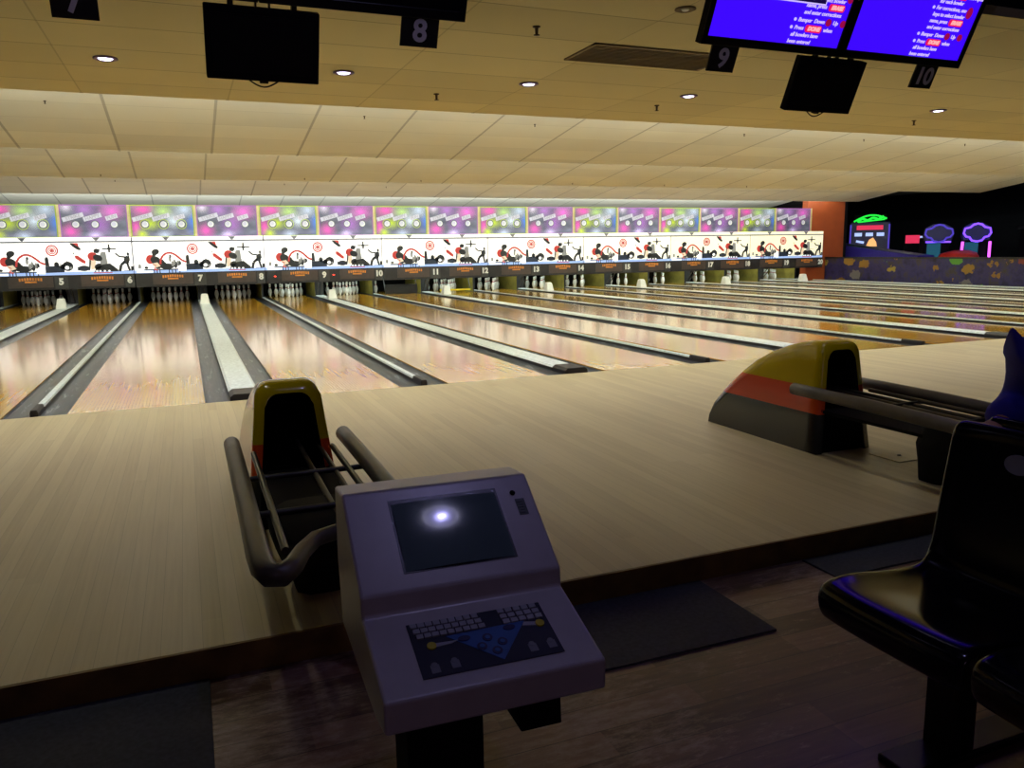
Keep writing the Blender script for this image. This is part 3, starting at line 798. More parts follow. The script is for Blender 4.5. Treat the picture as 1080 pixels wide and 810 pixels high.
def number_sign(n, x0, x1):
    x0, x1 = [-.408+1.015*(q+.408) for q in (x0, x1)]
    r = empty('number_sign', ((x0+x1)/2, YD+.062, 2.262)); r.rotation_euler = (TILT, 0, 0); hw = (x1-x0)/2
    MB().box((-hw, 0, 0), (hw, .012, .15)).build('sign_board', M['sign'], r)
    mb = MB(); put_text(mb, str(n), .145, (0, -.002, .072), 0, .004); mb.build('numeral', M['sign_num'], r)
    MB().box((-hw*.6, .004, .15), (hw*.6, .01, .165)).build('hanger_strip', M['black'], r)
    tag(r, 'black square sign with grey number %d hanging under a screen' % n, 'number sign', 'lane number signs')
number_sign(7, -.841, -.662); number_sign(8, .646, .833); number_sign(9, 2.431, 2.613); number_sign(10, 3.992, 4.173)

# ------------------------------------------------------------------ ball returns
def hood_mesh():
    st_ = [(-2.485, .0), (-2.488, .105), (-2.515, .17), (-2.60, .262), (-2.69, .348), (-2.79, .43), (-2.91, .512), (-3.04, .578), (-3.17, .625), (-3.28, .658), (-3.38, .674), (-3.45, .676), (-3.50, .668)]
    def sec(y, zt, inset=0.):
        zt = max(zt, .012)-inset; pts = []
        w = lambda z: .214-.075*z/.68 - inset
        rc = min(.06, zt*.5)
        for k in range(8): z = (zt-rc)*k/7; pts.append((-w(z), y, z))
        for k in range(1, 7):
            a = PI/2*k/6; pts.append((-w(zt)+rc-rc*math.cos(a), y, zt-rc+rc*math.sin(a)))
        for k in range(1, 6): pts.append((-(w(zt)-rc)+2*(w(zt)-rc)*k/6, y, zt))
        q = [(-x, yy, z) for x, yy, z in pts[:14]][::-1]
        return pts+q
    secs = [sec(y, z) for y, z in st_]
    # rear edge leans: lower part reaches further back
    def lean(s, y0, y1): return [(x, y0+(y1-y0)*(1-z/.68), z) for x, y, z in s]
    secs[-1] = lean(secs[-1], -3.50, -3.565)
    rim_in = lean(sec(0, .668, .042), -3.51, -3.572)
    deep = [(x*.93, -3.15, z*.97) for x, y, z in sec(0, .60, .05)]
    mb = MB(); n = len(secs[0])
    allr = secs+[rim_in]
    vs = [p for s in allr for p in s]
    fs = []; 
    for i in range(len(allr)-1):
        for k in range(n-1): fs.append((i*n+k, i*n+k+1, (i+1)*n+k+1, (i+1)*n+k))
    fs.append(tuple(range(n)))
    mb.add(vs, fs, 0, True)
    inner = MB(); vs = rim_in+deep
    inner.add(vs, [(k, k+1, n+k+1, n+k) for k in range(n-1)]+[tuple(n+k for k in range(n))], 0, False)
    inner.box((-.165, -3.545, 0), (.165, -3.53, .27))
    return mb, inner
hm, hi = hood_mesh()
ret = empty('ball_return')
hood = hm.build('hood', M['hood'], ret)
inn = hi.build('hood_opening', M['matte_black'], hood); inn['label'] = 'black opening of the hood'
for s_ in (-1, 1):
    mb = MB(); x = s_*.258
    mb.tube([(x, -3.40, .385), (x, -3.405, .388), (x, -3.6, .388), (x, -4.0, .384), (x, -4.5, .372), (x, -4.84, .362), (x*.985, -4.93, .358), (x*.93, -4.985, .355), (x*.80, -5.0, .354), (x*.66, -4.95, .356), (x*.52, -4.86, .36), (x*.3, -4.77, .365), (0, -4.735, .366)],
            [.028, .036, .036, .036, .036, .037, .037, .036, .034, .031, .028, .026, .026], 14)
    mb.build('outer_tube', M['rail'], ret)
    MB().tube([(s_*.175, -3.58, .372), (s_*.175, -4.8, .35)], .013, 10).build('inner_rod', M['rail_thin'], ret)
    xr = .045 if s_ < 0 else .13
    MB().tube([(xr, -3.30, .36), (xr, -3.6, .352), (xr-.005, -4.73, .335)], .011, 10).build('centre_rod', M['rail_thin'], ret)
for y in (-3.94, -4.42):
    MB().tube([(-.258, y, .355), (.258, y, .355)], .012, 8).build('cross_bar', M['dark_metal'], ret)
MB().box((-.16, -4.5, .25), (.16, -3.55, .268)).build('tray', M['matte_black'], ret)
mb = MB(); vs = []
for (hx, y0, y1, z) in ((.10, -4.36, -4.16, 0), (.125, -4.42, -4.16, .1), (.17, -4.56, -4.16, .2), (.195, -4.70, -4.2, .30), (.2, -4.735, -4.25, .345)):
    for k in range(12):
        a = 2*PI*k/12; c_, s_ = math.cos(a), math.sin(a)
        q = max(abs(c_), abs(s_))**.75
        vs.append((hx*c_/q, (y0+y1)/2+(y1-y0)/2*s_/q, z))
fs = [tuple(range(11, -1, -1)), tuple(48+k for k in range(12))]
for i in range(4):
    for k in range(12): fs.append((i*12+k, i*12+(k+1) % 12, (i+1)*12+(k+1) % 12, (i+1)*12+k))
mb.add(vs, fs, 0, True); mb.build('pedestal', M['matte_black'], ret)
tag(ret, 'yellow, orange and black ball return standing beside the scoring console', 'ball return', 'ball returns')
r2 = copy_tree(ret); r2.location = (3.262, -.02, 0)
tag(r2, 'yellow, orange and black ball return behind the black seat', 'ball return', 'ball returns')
ret.location = (-.012, .0, 0)
# small floor plate by the far ball return
r = empty('floor_plate', (3.47, -3.82, 0)); MB().box((-.12, -.11, 0), (.12, .11, .004)).build('plate', M['approach'], r)
MB().lathe([(0, .004), (.012, .004), (.01, .012), (0, .014)], 10).build('knob', M['steel'], r); r['label'] = ''
tag(r, 'thin wooden floor plate with a metal knob behind the far ball return', 'floor plate')

# ------------------------------------------------------------------ scoring console
CO = (.0, .0)
con = empty('scoring_console', (.101, -5.891, FZ), math.radians(-2.07))
W2 = .23
hz = -FZ
A = (.565, .690+hz); B = (.453, .699+hz); Cc = (.231, .536+hz); D = (.227, .492+hz); Ee = (0, .425+hz); F = (.0, .359+hz)
prof = [A, B, Cc, D, Ee, F, (.10, .335+hz), (.55, .335+hz), (.585, .50+hz)]
mb = MB().prism([(p[0], p[1]) for p in prof], 'x', -W2, W2)
mb.build('cabinet', M['console'], con, bevel=.007, seg=3)
# local frames of the two sloping faces
def frame(P0, P1):
    """origin at lower edge centre, u along x, v up the slope, n outwards"""
    d = Vector((0, P1[0]-P0[0], P1[1]-P0[1])); L = d.length; d.normalize(); u = Vector((1, 0, 0)); n = u.cross(d)
    m = Matrix((( *u, 0), (*d, 0), (*n, 0), (0, 0, 0, 1))).transposed(); m = m.to_4x4()
    m.translation = Vector((0, P0[0], P0[1])); return m, L
ms, LS = frame(Cc, B)
u0, u1 = -W2+.222*2*W2, -W2+.80*2*W2; v0, v1 = LS*(1-.845), LS*(1-.125)
mb = MB(); rec = -.018
def quadbox(mb, a, b, mi=0, mx=None): return mb.box(a, b, mi, mx)
scr = MB()
scr.box((u0, v0, .0006), (u1, v1, .0012), 0, ms)
s1 = scr.build('display_window', M['black'], con); s1['label'] = 'black surround of the console screen'
gl = MB(); nx, ny = 14, 10; vs = []; 
for j in range(ny+1):
    for i in range(nx+1):
        a, b = i/nx*2-1, j/ny*2-1
        vs.append((u0+.006+(u1-u0-.012)*i/nx, v0+.004+(v1-v0-.016)*j/ny, .0016+.006*(1-.5*a*a-.5*b*b)))
gl.add(vs, [(j*(nx+1)+i, j*(nx+1)+i+1, (j+1)*(nx+1)+i+1, (j+1)*(nx+1)+i) for j in range(ny) for i in range(nx)], 0, True, ms)
gl.build('display_glass', M['crt'], con)['label'] = 'dark grey curved screen glass'
MB().lathe([(0, 0), (.007, 0), (.007, .002), (0, .0025)], 14, 0, ms @ Matrix.Translation((W2-.052, LS*.80, .0006))).build('indicator_hole', M['matte_black'], con)
mb = MB(); mb.box((W2-.052, LS*.56, .0006), (W2-.029, LS*.73, .0016), 0, ms)
for k in range(5): mb.box((W2-.049+.003*(k % 2), LS*(.58+.028*k), .0016), (W2-.036, LS*(.595+.028*k), .003), 1, ms)
mb.build('card_slot', [M['black'], M['dark_metal']], con)
# keyboard
mk, LK = frame(Ee, D)
ku0, ku1 = -W2+.185*2*W2, -W2+.835*2*W2; kv0, kv1 = LK*.17, LK*.82
kw, kh = ku1-ku0, kv1-kv0
kb = MB().box((ku0, kv0, .0004), (ku1, kv1, .002), 0, mk).build('keyboard', M['panel_navy'], con)
kx = lambda u: ku0+kw*u
kv = lambda v: kv0+kh*v
mb = MB()
for row in range(3):
    for k in range(10):
        a = .02+.056*k+.012*row
        if row == 0 and k > 8: continue
        if a+.045 > .58: continue
        mb.box((kx(a), kv(.90-.105*row), .002), (kx(a+.047), kv(.98-.105*row), .005), 0, mk)
    if row == 0: nb = MB()
    for k in range(5): nb.box((kx(.665+.062*k+.005*row), kv(.90-.105*row), .002), (kx(.715+.062*k+.005*row), kv(.98-.105*row), .005), 0, mk)
mb.build('letter_keys', M['key'], kb); nb.build('number_keys', M['key'], kb)
mb = MB(); mb.prism([(kx(.24), kv(.66)), (kx(.57), kv(.06)), (kx(.83), kv(.69))], 'z', .002, .0028, 0, False, mk)
mb.build('triangle_field', M['blue_tri'], kb)
mb = MB()
for (a, b) in ((.52, .50), (.46, .36), (.61, .38), (.55, .24)):
    for rr, zt, mi in ((.036, .004, 0), (.018, .0048, 1)):
        n = 14; mb.prism([(kx(a)+kw*rr*math.cos(2*PI*k/n), kv(b)+kw*rr*math.sin(2*PI*k/n)) for k in range(n)], 'z', .0026, zt, mi, False, mk)
for a, b in ((.36, .56), (.70, .61)):
    n = 16; mb.prism([(kx(a)+kw*.045*math.cos(2*PI*k/n), kv(b)+kh*.05*math.sin(2*PI*k/n)) for k in range(n)], 'z', .0026, .004, 0, False, mk)
mb.build('arrow_key', [M['key_dark'], M['blue_tri']], kb)
mb = MB()
mb.prism([(kx(.15), kv(.50)), (kx(.26), kv(.515)), (kx(.32), kv(.555)), (kx(.15), kv(.57))], 'z', .002, .003, 0, False, mk)
mb.prism([(kx(.80), kv(.60)), (kx(.93), kv(.55)), (kx(.93), kv(.62)), (kx(.82), kv(.665))], 'z', .002, .003, 0, False, mk)
mb.build('pointer_stripe', M['key'], kb)
mb = MB()
for a, b in ((.125, .53), (.93, .585)):
    n = 16; mb.prism([(kx(a)+kw*.033*math.cos(2*PI*k/n), kv(b)+kw*.033*math.sin(2*PI*k/n)) for k in range(n)], 'z', .002, .005, 0, False, mk)
mb.build('round_key', M['knob_yellow'], kb)
for a, b in ((.10, .20), (.24, .22), (.80, .24), (.94, .24)):
    mb = MB(); n = 12; mb.prism([(kx(a)+kw*.022*math.cos(2*PI*k/n), kv(b)+kw*.022*math.sin(2*PI*k/n)) for k in range(n)], 'z', .002, .003, 0, False, mk)
    mb.box((kx(a-.03), kv(b-.14), .002), (kx(a+.03), kv(b), .0026), 0, mk)
    mb.build('pin_symbol', M['rail_grey'], kb)
MB().box((-.175, .07, 0), (-.015, .20, .342+hz)).build('pedestal', M['matte_black'], con, bevel=.004)
mb = MB(); za, zb_ = .14+hz, .338+hz
mb.add([(.128, .235, za), (.232, .235, za), (.232, .35, za), (.128, .35, za), (.095, .235, zb_), (.226, .235, zb_), (.226, .38, zb_), (.095, .38, zb_)],
       [(0, 3, 2, 1), (4, 5, 6, 7), (0, 1, 5, 4), (1, 2, 6, 5), (2, 3, 7, 6), (3, 0, 4, 7)])
mb.build('under_box', M['matte_black'], con, bevel=.004)
tag(con, 'pale scoring console with dark screen and keyboard on black legs', 'scoring console')

# mats on the lower floor
def floor_mat(x0, x1, y0, y1, lab, sk=0.):
    tag(MB().prism([(x0, y0), (x1, y0), (x1+sk, y1), (x0+sk, y1)], 'z', FZ, FZ+.008).build('floor_mat', M['mat']), lab, 'floor mat', 'grey floor mats')
floor_mat(.55, 1.453, -5.12, -4.655, 'dark grey rubber mat on the floor just behind the console', .0)
floor_mat(-2.2, -.437, -5.65, -4.65, 'dark grey rubber mat along the step at the left of the console')
floor_mat(1.99, 3.3, -4.86, -4.655, 'dark grey rubber mat along the step behind the black seat')

# ------------------------------------------------------------------ black moulded seats
def seat_unit():
    r = empty('moulded_seat')
    # side profile (x forward = -x), z above the lower floor ; width along y
    pr = [(-.43, .322), (-.45, .37), (-.442, .410), (-.405, .420), (-.33, .410), (-.22, .392), (-.09, .384), (-.02, .392), (.008, .43), (.022, .52), (.042, .65), (.058, .77), (.066, .832), (.088, .842), (.10, .81)]
    ny = 14; vs = []; hw = .232
    for j in range(ny+1):
        t_ = j/ny*2-1
        for i, (x, z) in enumerate(pr):
            e = abs(t_)**3
            up = .022*e if 3 < i < 11 else 0
            y = hw*t_
            if i >= 11: y *= 1-.03*(i-10)/4*abs(t_)**2
            if i <= 2: y *= 1-.02*(2-i)/2
            vs.append((x+(-.018*e if 6 < i < 13 else .012*e if i < 3 else 0), y, z+up))
    m = len(pr)
    mb = MB().add(vs, [(j*m+i, j*m+i+1, (j+1)*m+i+1, (j+1)*m+i) for j in range(ny) for i in range(m-1)], 0, True)
    o = mb.build('shell', M['seat'], r)
    md = o.modifiers.new('thick', 'SOLIDIFY'); md.thickness = .02; md.offset = 0
    md = o.modifiers.new('sub', 'SUBSURF'); md.levels = 1; md.render_levels = 2
    mb = MB(); n = 20
    mx = Matrix.Translation((.046, .022, .757)) @ Matrix.Rotation(-PI/2+.13, 4, 'Y')
    mb.prism([(.028*math.cos(2*PI*k/n), .04*math.sin(2*PI*k/n)) for k in range(n)], 'z', -.004, .002, 0, False, mx)
    mb.build('oval_badge', M['rail_grey'], r)['label'] = 'grey oval badge on the backrest'
    MB().box((-.30, -.16, .35), (-.04, .16, .375)).build('seat_bracket', M['dark_metal'], r)
    return r
seat = seat_unit()
seat.location = (1.615, -5.825, FZ)
tag(seat, 'glossy black moulded seat with a grey oval badge, at the far end of the row', 'seat', 'black moulded seats')
def more(loc, rz, lab):
    r = copy_tree(seat); r.location = loc; r.rotation_euler = (0, 0, rz); tag(r, lab, 'seat', 'black moulded seats'); return r
more((1.615, -6.30, FZ), 0, 'glossy black moulded seat nearest the camera, cut by the right edge')
more((1.90, -5.825, FZ), PI, 'glossy black moulded seat under the person in blue')
r = empty('seat_beam', (1.40, 0, FZ))
MB().box((-.03, -6.6, .29), (.03, -5.64, .352)).build('beam', M['black'], r)
for y in (-5.86, -6.45):
    MB().box((-.045, y-.04, 0.02), (.045, y+.04, .30)).build('leg', M['black'], r)
    MB().box((-.2, y-.05, 0), (.25, y+.05, .025)).build('foot', M['black'], r, bevel=.006)
tag(r, 'black beam and leg carrying the row of black seats', 'seat beam')
r = empty('seat_beam', (2.12, 0, FZ))
MB().box((-.03, -6.3, .29), (.03, -5.64, .352)).build('beam', M['black'], r)
MB().box((-.045, -5.98, 0.02), (.045, -5.9, .30)).build('leg', M['black'], r)
MB().box((-.2, -6.0, 0), (.2, -5.88, .025)).build('foot', M['black'], r, bevel=.006)
tag(r, 'black beam and leg carrying the seat of the person in blue', 'seat beam')

# ------------------------------------------------------------------ person in blue sitting back to back with the black seat
M['skin'] = mat('skin', (176, 126, 96), .55, var=.06)
M['jacket'] = mat('blue_jacket', (34, 26, 150), .8, var=.15, scale=30)
M['jeans'] = mat('dark_trousers', (30, 32, 44), .8)
M['hair'] = mat('black_hair', (18, 15, 14), .5)
M['shoe'] = mat('dark_shoes', (24, 22, 22), .5)
def skin(name, joints, edges, m, parent, root=0, lv=2):
    me = bpy.data.meshes.new(name); bm = bmesh.new(); lay = bm.verts.layers.skin.verify(); vv = []
    for k, j in enumerate(joints):
        v = bm.verts.new(j[0]); rr = j[1]
        v[lay].radius = (rr, rr) if not isinstance(rr, tuple) else rr
        v[lay].use_root = k == root; vv.append(v)
    for a, b in edges: bm.edges.new((vv[a], vv[b]))
    bm.to_mesh(me); bm.free(); me.materials.append(m)
    o = bpy.data.objects.new(name, me); COL.objects.link(o); o.parent = parent
    md = o.modifiers.new('skin', 'SKIN'); md.use_smooth_shade = True
    md = o.modifiers.new('sub', 'SUBSURF'); md.levels = lv; md.render_levels = lv
    return o
per = empty('person', (2.0, -5.83, FZ+.025))
# local: faces +x, left side = +y
Jt = [((0, 0, .52), (.13, .11)), ((-.02, 0, .68), (.12, .10)), ((-.03, 0, .87), (.12, .085)), ((-.03, 0, .99), (.085, .06)), ((-.01, 0, 1.08), .05), ((.01, 0, 1.16), .052), ((.02, 0, 1.25), (.082, .092)), ((.02, 0, 1.33), (.07, .08)),
      # left arm draped back over the backrest
      ((-.05, .15, 1.0), .045), ((.03, .255, .83), .045), ((-.10, .235, .80), .035), ((-.175, .215, .785), .03),
      # right arm on lap
      ((.0, -.17, .98), .045), ((.03, -.25, .70), .043), ((.22, -.15, .58), .034), ((.29, -.12, .57), .03),
      # legs
      ((.04, .10, .50), .085), ((.42, .12, .50), .062), ((.44, .12, .22), .05), ((.44, .12, .06), .04), ((.56, .13, .035), .035),
      ((.04, -.10, .50), .085), ((.42, -.12, .50), .062), ((.44, -.12, .22), .05), ((.44, -.12, .06), .04), ((.56, -.13, .035), .035)]
Je = [(0, 1), (1, 2), (2, 3), (3, 4), (4, 5), (5, 6), (6, 7), (3, 8), (8, 9), (9, 10), (10, 11), (3, 12), (12, 13), (13, 14), (14, 15), (0, 16), (16, 17), (17, 18), (18, 19), (19, 20), (0, 21), (21, 22), (22, 23), (23, 24), (24, 25)]
def fingers(base, d, side, start):
    js, es = [], []
    d = Vector(d).normalized(); s_ = Vector(side).normalized()
    for k, L in enumerate((.062, .072, .068, .054)):
        b = Vector(base)+s_*(-.027+.018*k)
        p1 = b+d*L*.55+Vector((0, 0, -.006)); p2 = p1+d*L*.35+Vector((0, 0, -.022)); p3 = p2+d*L*.12+Vector((0, 0, -.018))
        i = start+len(js); js += [(tuple(b), .0095), (tuple(p1), .009), (tuple(p2), .0085), (tuple(p3), .0075)]; es += [(i, i+1), (i+1, i+2), (i+2, i+3)]
    b = Vector(base)-d*.045+s_*-.03; p1 = b+s_*-.022+d*.02; p2 = p1+d*.03+Vector((0, 0, -.01))
    i = start+len(js); js += [(tuple(b), .011), (tuple(p1), .010), (tuple(p2), .0085)]; es += [(i, i+1), (i+1, i+2)]
    return js, es
J, Ed = list(Jt), list(Je)
for palm, wrist, side in ((11, (-.245, .20, .78), (0, -1, 0)), (15, (.37, -.09, .56), (0, 1, 0))):
    i0 = len(J); d = Vector(wrist)-Vector(J[palm][0])
    J.append((tuple(Vector(J[palm][0])+d*.55), (.036, .016))); Ed.append((palm, i0))
    js, es = fingers(Vector(J[palm][0])+d*.9, d, side, i0+1)
    roots = [i0+1, i0+5, i0+9, i0+13, i0+17]
    J += js; Ed += es+[(i0, q) for q in roots]
body = skin('body', J, Ed, M['skin'], per)
# face details on the head
hd = MB()
hd.lathe([(0, .022), (.010, .016), (.014, 0), (.010, -.012), (0, -.016)], 10, 0, Matrix.Translation((.113, 0, 1.245)))
hd.lathe([(0, .012), (.008, .006), (.008, -.006), (0, -.012)], 8, 1, Matrix.Translation((.098, .03, 1.265)))
hd.lathe([(0, .012), (.008, .006), (.008, -.006), (0, -.012)], 8, 1, Matrix.Translation((.098, -.03, 1.265)))
hd.box((.095, -.022, 1.203), (.104, .022, 1.211), 2)
for s_ in (-1, 1): hd.lathe([(0, .03), (.012, .02), (.014, 0), (.009, -.02), (0, -.028)], 8, 0, Matrix.Translation((.015, s_*.085, 1.25)))
hd.build('face', [M['skin'], M['hair'], M['label_orange']], per)
jk = [((0, 0, .50), (.155, .135)), ((-.02, 0, .66), (.145, .12)), ((-.03, 0, .87), (.165, .12)), ((-.03, 0, 1.0), (.125, .095)), ((-.015, 0, 1.08), (.07, .065)),
      ((-.075, .165, 1.02), .085), ((-.02, .22, .93), .08), ((.0, .25, .83), .08), ((-.10, .235, .80), .074), ((-.155, .225, .79), .06),
      ((-.01, -.19, 1.0), .075), ((.03, -.25, .70), .062), ((.21, -.155, .585), .052)]
jacket = skin('jacket', jk, [(0, 1), (1, 2), (2, 3), (3, 4), (3, 5), (5, 6), (6, 7), (7, 8), (8, 9), (3, 10), (10, 11), (11, 12)], M['jacket'], per)
tr = [((0, 0, .51), (.145, .13)), ((.05, .10, .505), .10), ((.42, .12, .505), .078), ((.44, .12, .22), .066), ((.44, .12, .08), .06), ((.05, -.10, .505), .10), ((.42, -.12, .505), .078), ((.44, -.12, .22), .066), ((.44, -.12, .08), .06)]
skin('trousers', tr, [(0, 1), (1, 2), (2, 3), (3, 4), (0, 5), (5, 6), (6, 7), (7, 8)], M['jeans'], per)
for s_ in (-1, 1):
    skin('shoe', [((.41, s_*.12, .045), .05), ((.50, s_*.125, .045), .047), ((.60, s_*.135, .035), .036)], [(0, 1), (1, 2)], M['shoe'], per)
hr = MB(); hr.lathe([(0, .115), (.05, .105), (.085, .07), (.1, .02), (.098, -.03), (.08, -.08), (.0, -.09)], 18, 0, Matrix.Translation((-.012, 0, 1.295)))
hr.build('hair', M['hair'], per)
tag(per, 'person in a bright blue jacket sitting behind the black seat, arm over its backrest', 'person')

# ------------------------------------------------------------------ games hall beyond the lanes
M['neon_v'] = glow('neon_violet', (120, 70, 255), 2.0)
M['neon_v2'] = glow('neon_violet_dim', (84, 66, 200), .8)
M['neon_p'] = glow('neon_pink', (224, 90, 250), 2.0)
M['neon_g'] = glow('neon_green', (30, 220, 60), 1.3)
M['neon_r'] = glow('neon_red', (230, 50, 90), .9)
M['lit_w'] = glow('lit_window', (180, 200, 255), 1.0)
M['lit_o'] = glow('lit_orange', (255, 190, 120), 1.0)
M['ring_tube'] = glow('ring_tube', (225, 225, 255), 5.0)
M['purple_box'] = mat('purple_cabinet', (58, 44, 150), .45)
M['dk_purple'] = mat('dark_purple_cabinet', (34, 26, 90), .45)
M['red_box'] = mat('red_plastic', (190, 40, 24), .4)
M['teal'] = glow('teal_screen', (20, 90, 110), .6)
def cab(name, x, y, rz): return empty(name, (x, y, -.02), rz)
# green-lettered cabinet
r = cab('arcade_cabinet', 26, 18.2, -PI/4)
MB().box((-.75, 0, 0), (.75, .8, 2.2)).build('cabinet_body', M['dk_purple'], r, bevel=.03)
mb = MB(); n = 14
pts = [(-.62+1.24*k/n, 2.22+.20*math.sin(PI*k/n)+.10*k/n) for k in range(n+1)]
mb.stroke(pts, .07, -.05, -.01); mb.stroke([(-.5, 2.22), (-.3, 2.34), (-.1, 2.26), (.1, 2.38), (.3, 2.3), (.5, 2.42)], .09, -.04, -.01); mb.stroke([(-.45, 2.2), (.55, 2.3)], .06, -.04, -.01)
mb.build('green_header', M['neon_g'], r)
MB().box((-.6, .05, 2.15), (.6, .3, 2.5)).build('header_board', M['matte_black'], r)
MB().box((-.5, -.02, 1.88), (.5, 0, 2.06)).build('red_strip', M['neon_r'], r)
mb = MB()
for k in (-.42, 0, .42): mb.box((k-.15, -.02, 1.62), (k+.13, 0, 1.76))
mb.build('lit_panel', M['lit_w'], r)
mb = MB().poly([(-.12, 1.2), (.3, 1.2), (.26, 1.38), (.14, 1.56), (.0, 1.48)], -.1, -.02); mb.build('prize_window', M['lit_o'], r)
mb = MB(); mb.stroke([(-.5, 1.42), (-.2, 1.36)], .09, -.06, -.02); mb.build('lit_edge', M['lit_w'], r)
MB().box((-.76, -.015, .2), (-.70, .0, 2.1)).build('violet_edge', M['neon_v2'], r)
MB().box((.70, -.015, .2), (.76, .0, 2.1)).build('violet_edge', M['neon_v2'], r)
tag(r, 'tall arcade cabinet with a green lit header, beyond the orange wall', 'arcade cabinet')
# long violet table game
r = cab('alley_game', 24.0, 16.5, math.radians(14))
mb = MB().prism([(-2.4, .3), (2.2, .3), (2.2, 1.25), (1.6, 1.42), (-2.4, .85)], 'x', -.6, .6); 
mb.build('alley_body', M['purple_box'], r)
for k in (-.3, .1):
    MB().tube([(k, -2.3, .88), (k, 1.55, 1.42)], .02, 8).build('alley_rail', M['steel'], r)
MB().box((-.55, -2.3, 0), (.55, 2.0, .3)).build('plinth', M['matte_black'], r)
tag(r, 'long violet alley game sloping beside the green cabinet', 'alley game')
def sign_outline(w, h, z0):
    P_ = [(-.5, .40), (-.30, .48), (-.16, .72), (0, .80), (.16, .72), (.30, .48), (.5, .40), (.54, .0), (.44, -.28), (.30, -.34), (.2, -.62), (0, -.70), (-.2, -.62), (-.30, -.34), (-.44, -.28), (-.54, .0)]
    return [(x*w, -.06, z0+z*h) for x, z in P_]
def neon_machine(x, y, m, lab, seat_=False, zs=0, leg=True, k=1.0):
    r = cab('neon_arcade_machine', x, y, -PI/4+.1)
    MB().prism([(-.62*k, 1.38), (.62*k, 1.38), (.7*k, 1.55), (.6*k, 1.85), (.25*k, 1.98), (-.25*k, 1.98), (-.6*k, 1.85), (-.7*k, 1.55)], 'y', 0, .3).build('sign_board', M['dk_purple'], r)
    MB().tube(sign_outline(1.22*k, .42, 1.62), .035, 8, closed=True).build('neon_outline', m, r)
    MB().box((-.62*k, .3, 0), (.62*k, 1.2, 1.5)).build('cabinet_body', M['matte_black'], r, bevel=.03)
    MB().box((-.45*k, .28, .6), (.2*k, .299, 1.3)).build('screen', M['teal'], r)
    if leg:
        for s_ in (-1, 1):
            MB().tube([(s_*.66*k, .1, .35 if s_ > 0 else .7), (s_*.68*k, .05, .8), (s_*.66*k, .0, 1.32)], .045, 8).build('neon_post', M['neon_p'], r)
    else:
        MB().box((-.6*k, -.02, 1.30), (.6*k, .02, 1.36)).build('neon_bar', M['neon_v'], r)
    tag(r, lab, 'arcade machine')
neon_machine(26.0, 13.31, M['neon_v'], 'arcade machine with a bright violet neon outline and pink neon posts', k=.66)
neon_machine(25.5, 14.47, M['neon_v2'], 'arcade machine with a dim violet neon outline, left of the bright one', leg=False, k=.70)
# red ride-on body
r = cab('ride_on_machine', 24.5, 12.80, -PI/4)
vs = []
mb = MB(); n = 16
for i, (yy, hw, zt) in enumerate(((-.62, .2, .80), (-.56, .3, .92), (-.15, .36, 1.03), (.3, .36, 1.04), (.56, .3, .95), (.62, .2, .84))):
    for k in range(n+1):
        a = PI*k/n; vs.append((yy, -hw*math.cos(a), .75+(zt-.75)*math.sin(a)))
fs = [(i*(n+1)+k, i*(n+1)+k+1, (i+1)*(n+1)+k+1, (i+1)*(n+1)+k) for i in range(5) for k in range(n)]
fs += [tuple(range(n+1)), tuple(5*(n+1)+k for k in range(n, -1, -1))]
mb.add(vs, fs, 0, True); mb.build('red_shell', M['red_box'], r)
MB().box((-.7, -.38, 0), (.7, .38, .78)).build('base', M['matte_black'], r, bevel=.04)
tag(r, 'red rounded ride-on machine in front of the neon machines', 'ride-on machine')
# dark cabinet at the right with a red lamp
r = cab('dark_arcade_cabinet', 27.9, 11.6, -PI/4)
MB().box((-1.0, 0, 0), (1.4, 1.2, 1.75)).build('cabinet_body', M['matte_black'], r, bevel=.04)
MB().box((-1.1, -.1, 1.75), (1.5, 1.25, 1.85)).build('top_board', M['dark_metal'], r)
MB().ell((.55, 1.05), .16, .07, -.03, .0).build('red_lamp', M['red_lamp'], r)
tag(r, 'dark arcade cabinet with a red lamp at the right edge', 'arcade cabinet')
r = cab('prize_box', 26.9, 16.7, -PI/4)
MB().box((-.35, 0, 1.3), (.15, .3, 1.62)).build('red_side', M['neon_r'], r); MB().box((.15, -.01, 1.38), (.4, .3, 1.58)).build('white_side', M['lit_w'], r)
MB().box((-.4, .02, 0), (.45, .4, 1.3)).build('stand', M['matte_black'], r)
tag(r, 'small red and white lit box on a dark stand between the violet machines', 'prize box')

# ------------------------------------------------------------------ lamps
# pin deck lamps of lanes 9 to 20, and a weak fill added over unlit 5 to 8
area('pin_lamp', (11.37, 16.35, .80), (.75, 0, 0), 19.0, .08, 110, (.84, 1, .92))
area('pin_fill_weak', (-1.6, 16.35, .80), (.75, 0, 0), 6.3, .08, .25, (.86, .92, 1))
# tubes behind the valance washing the posters
area('poster_lamp', (6.0, 15.80, 1.78), (PI-.9, 0, 0), 22.0, .05, 12, (1, .95, 1))
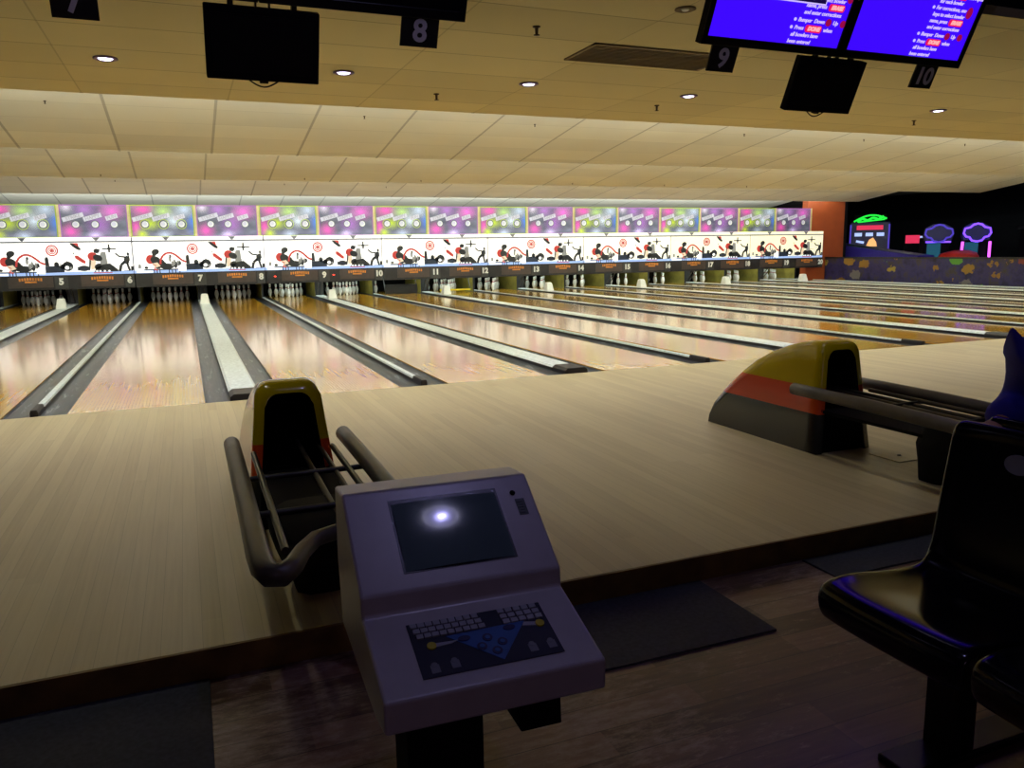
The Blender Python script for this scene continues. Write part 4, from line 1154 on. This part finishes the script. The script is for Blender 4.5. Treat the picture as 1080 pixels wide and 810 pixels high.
# violet light over the seats (the lounge behind)
r = empty('ring_lamp', (.69, -5.50, 3.25))
MB().tube([(.16*math.cos(2*PI*k/24), .16*math.sin(2*PI*k/24), -.06) for k in range(24)], .016, 10, closed=True).build('ring_tube', M['ring_tube'], r)
MB().lathe([(0, 0), (.12, 0), (.12, -.03), (.1, -.05), (0, -.055)], 24).build('lamp_base', M['white_plastic'], r)
tag(r, 'violet ring lamp on the dark ceiling above the scoring console', 'ceiling lamp')
l = bpy.data.lights.new('ring_lamp_light', 'POINT'); l.energy = 12; l.color = (.44, .42, 1); l.shadow_soft_size = .015
o = bpy.data.objects.new('ring_lamp_light', l); COL.objects.link(o); o.location = (.69, -5.50, 3.16)
l = bpy.data.lights.new('lounge_lamp', 'POINT'); l.energy = 10; l.color = (.95, .60, 1); l.shadow_soft_size = .3
o = bpy.data.objects.new('lounge_lamp', l); COL.objects.link(o); o.location = (-1.2, -9.6, 1.9)
area('arcade_fill', (27, 12, 5.0), (0, 0, 0), 5, 5, 60, (.5, .45, 1))  # unseen overhead light added to brighten the painted partition

w = bpy.data.worlds.new('hall_air'); sc.world = w; w.use_nodes = True
bg = w.node_tree.nodes['Background']; bg.inputs[0].default_value = (.55, .5, .6, 1); bg.inputs[1].default_value = .012

# ------------------------------------------------------------------ camera
yaw, pitch, roll, fpx = .384588, .166468, -.016557, 837.507
fw = Vector((math.sin(yaw)*math.cos(pitch), math.cos(yaw)*math.cos(pitch), -math.sin(pitch)))
rt = Vector((math.cos(yaw), -math.sin(yaw), 0)); up = rt.cross(fw)
r2_ = rt*math.cos(roll)+up*math.sin(roll); u2_ = -rt*math.sin(roll)+up*math.cos(roll)
cam = bpy.data.cameras.new('camera'); co = bpy.data.objects.new('camera', cam); COL.objects.link(co)
cam.sensor_fit = 'HORIZONTAL'; cam.sensor_width = 36; cam.lens = fpx/1080*36; cam.clip_start = .05; cam.clip_end = 200
mw = Matrix((( r2_.x, u2_.x, -fw.x, -.407868), (r2_.y, u2_.y, -fw.y, -7.23293), (r2_.z, u2_.z, -fw.z, 1.254075), (0, 0, 0, 1)))
co.matrix_world = mw
sc.camera = co
vs_ = sc.view_settings
vs_.view_transform = 'Standard'; vs_.look = 'None'; vs_.exposure = 0.0; vs_.gamma = 1.0; vs_.use_curve_mapping = False
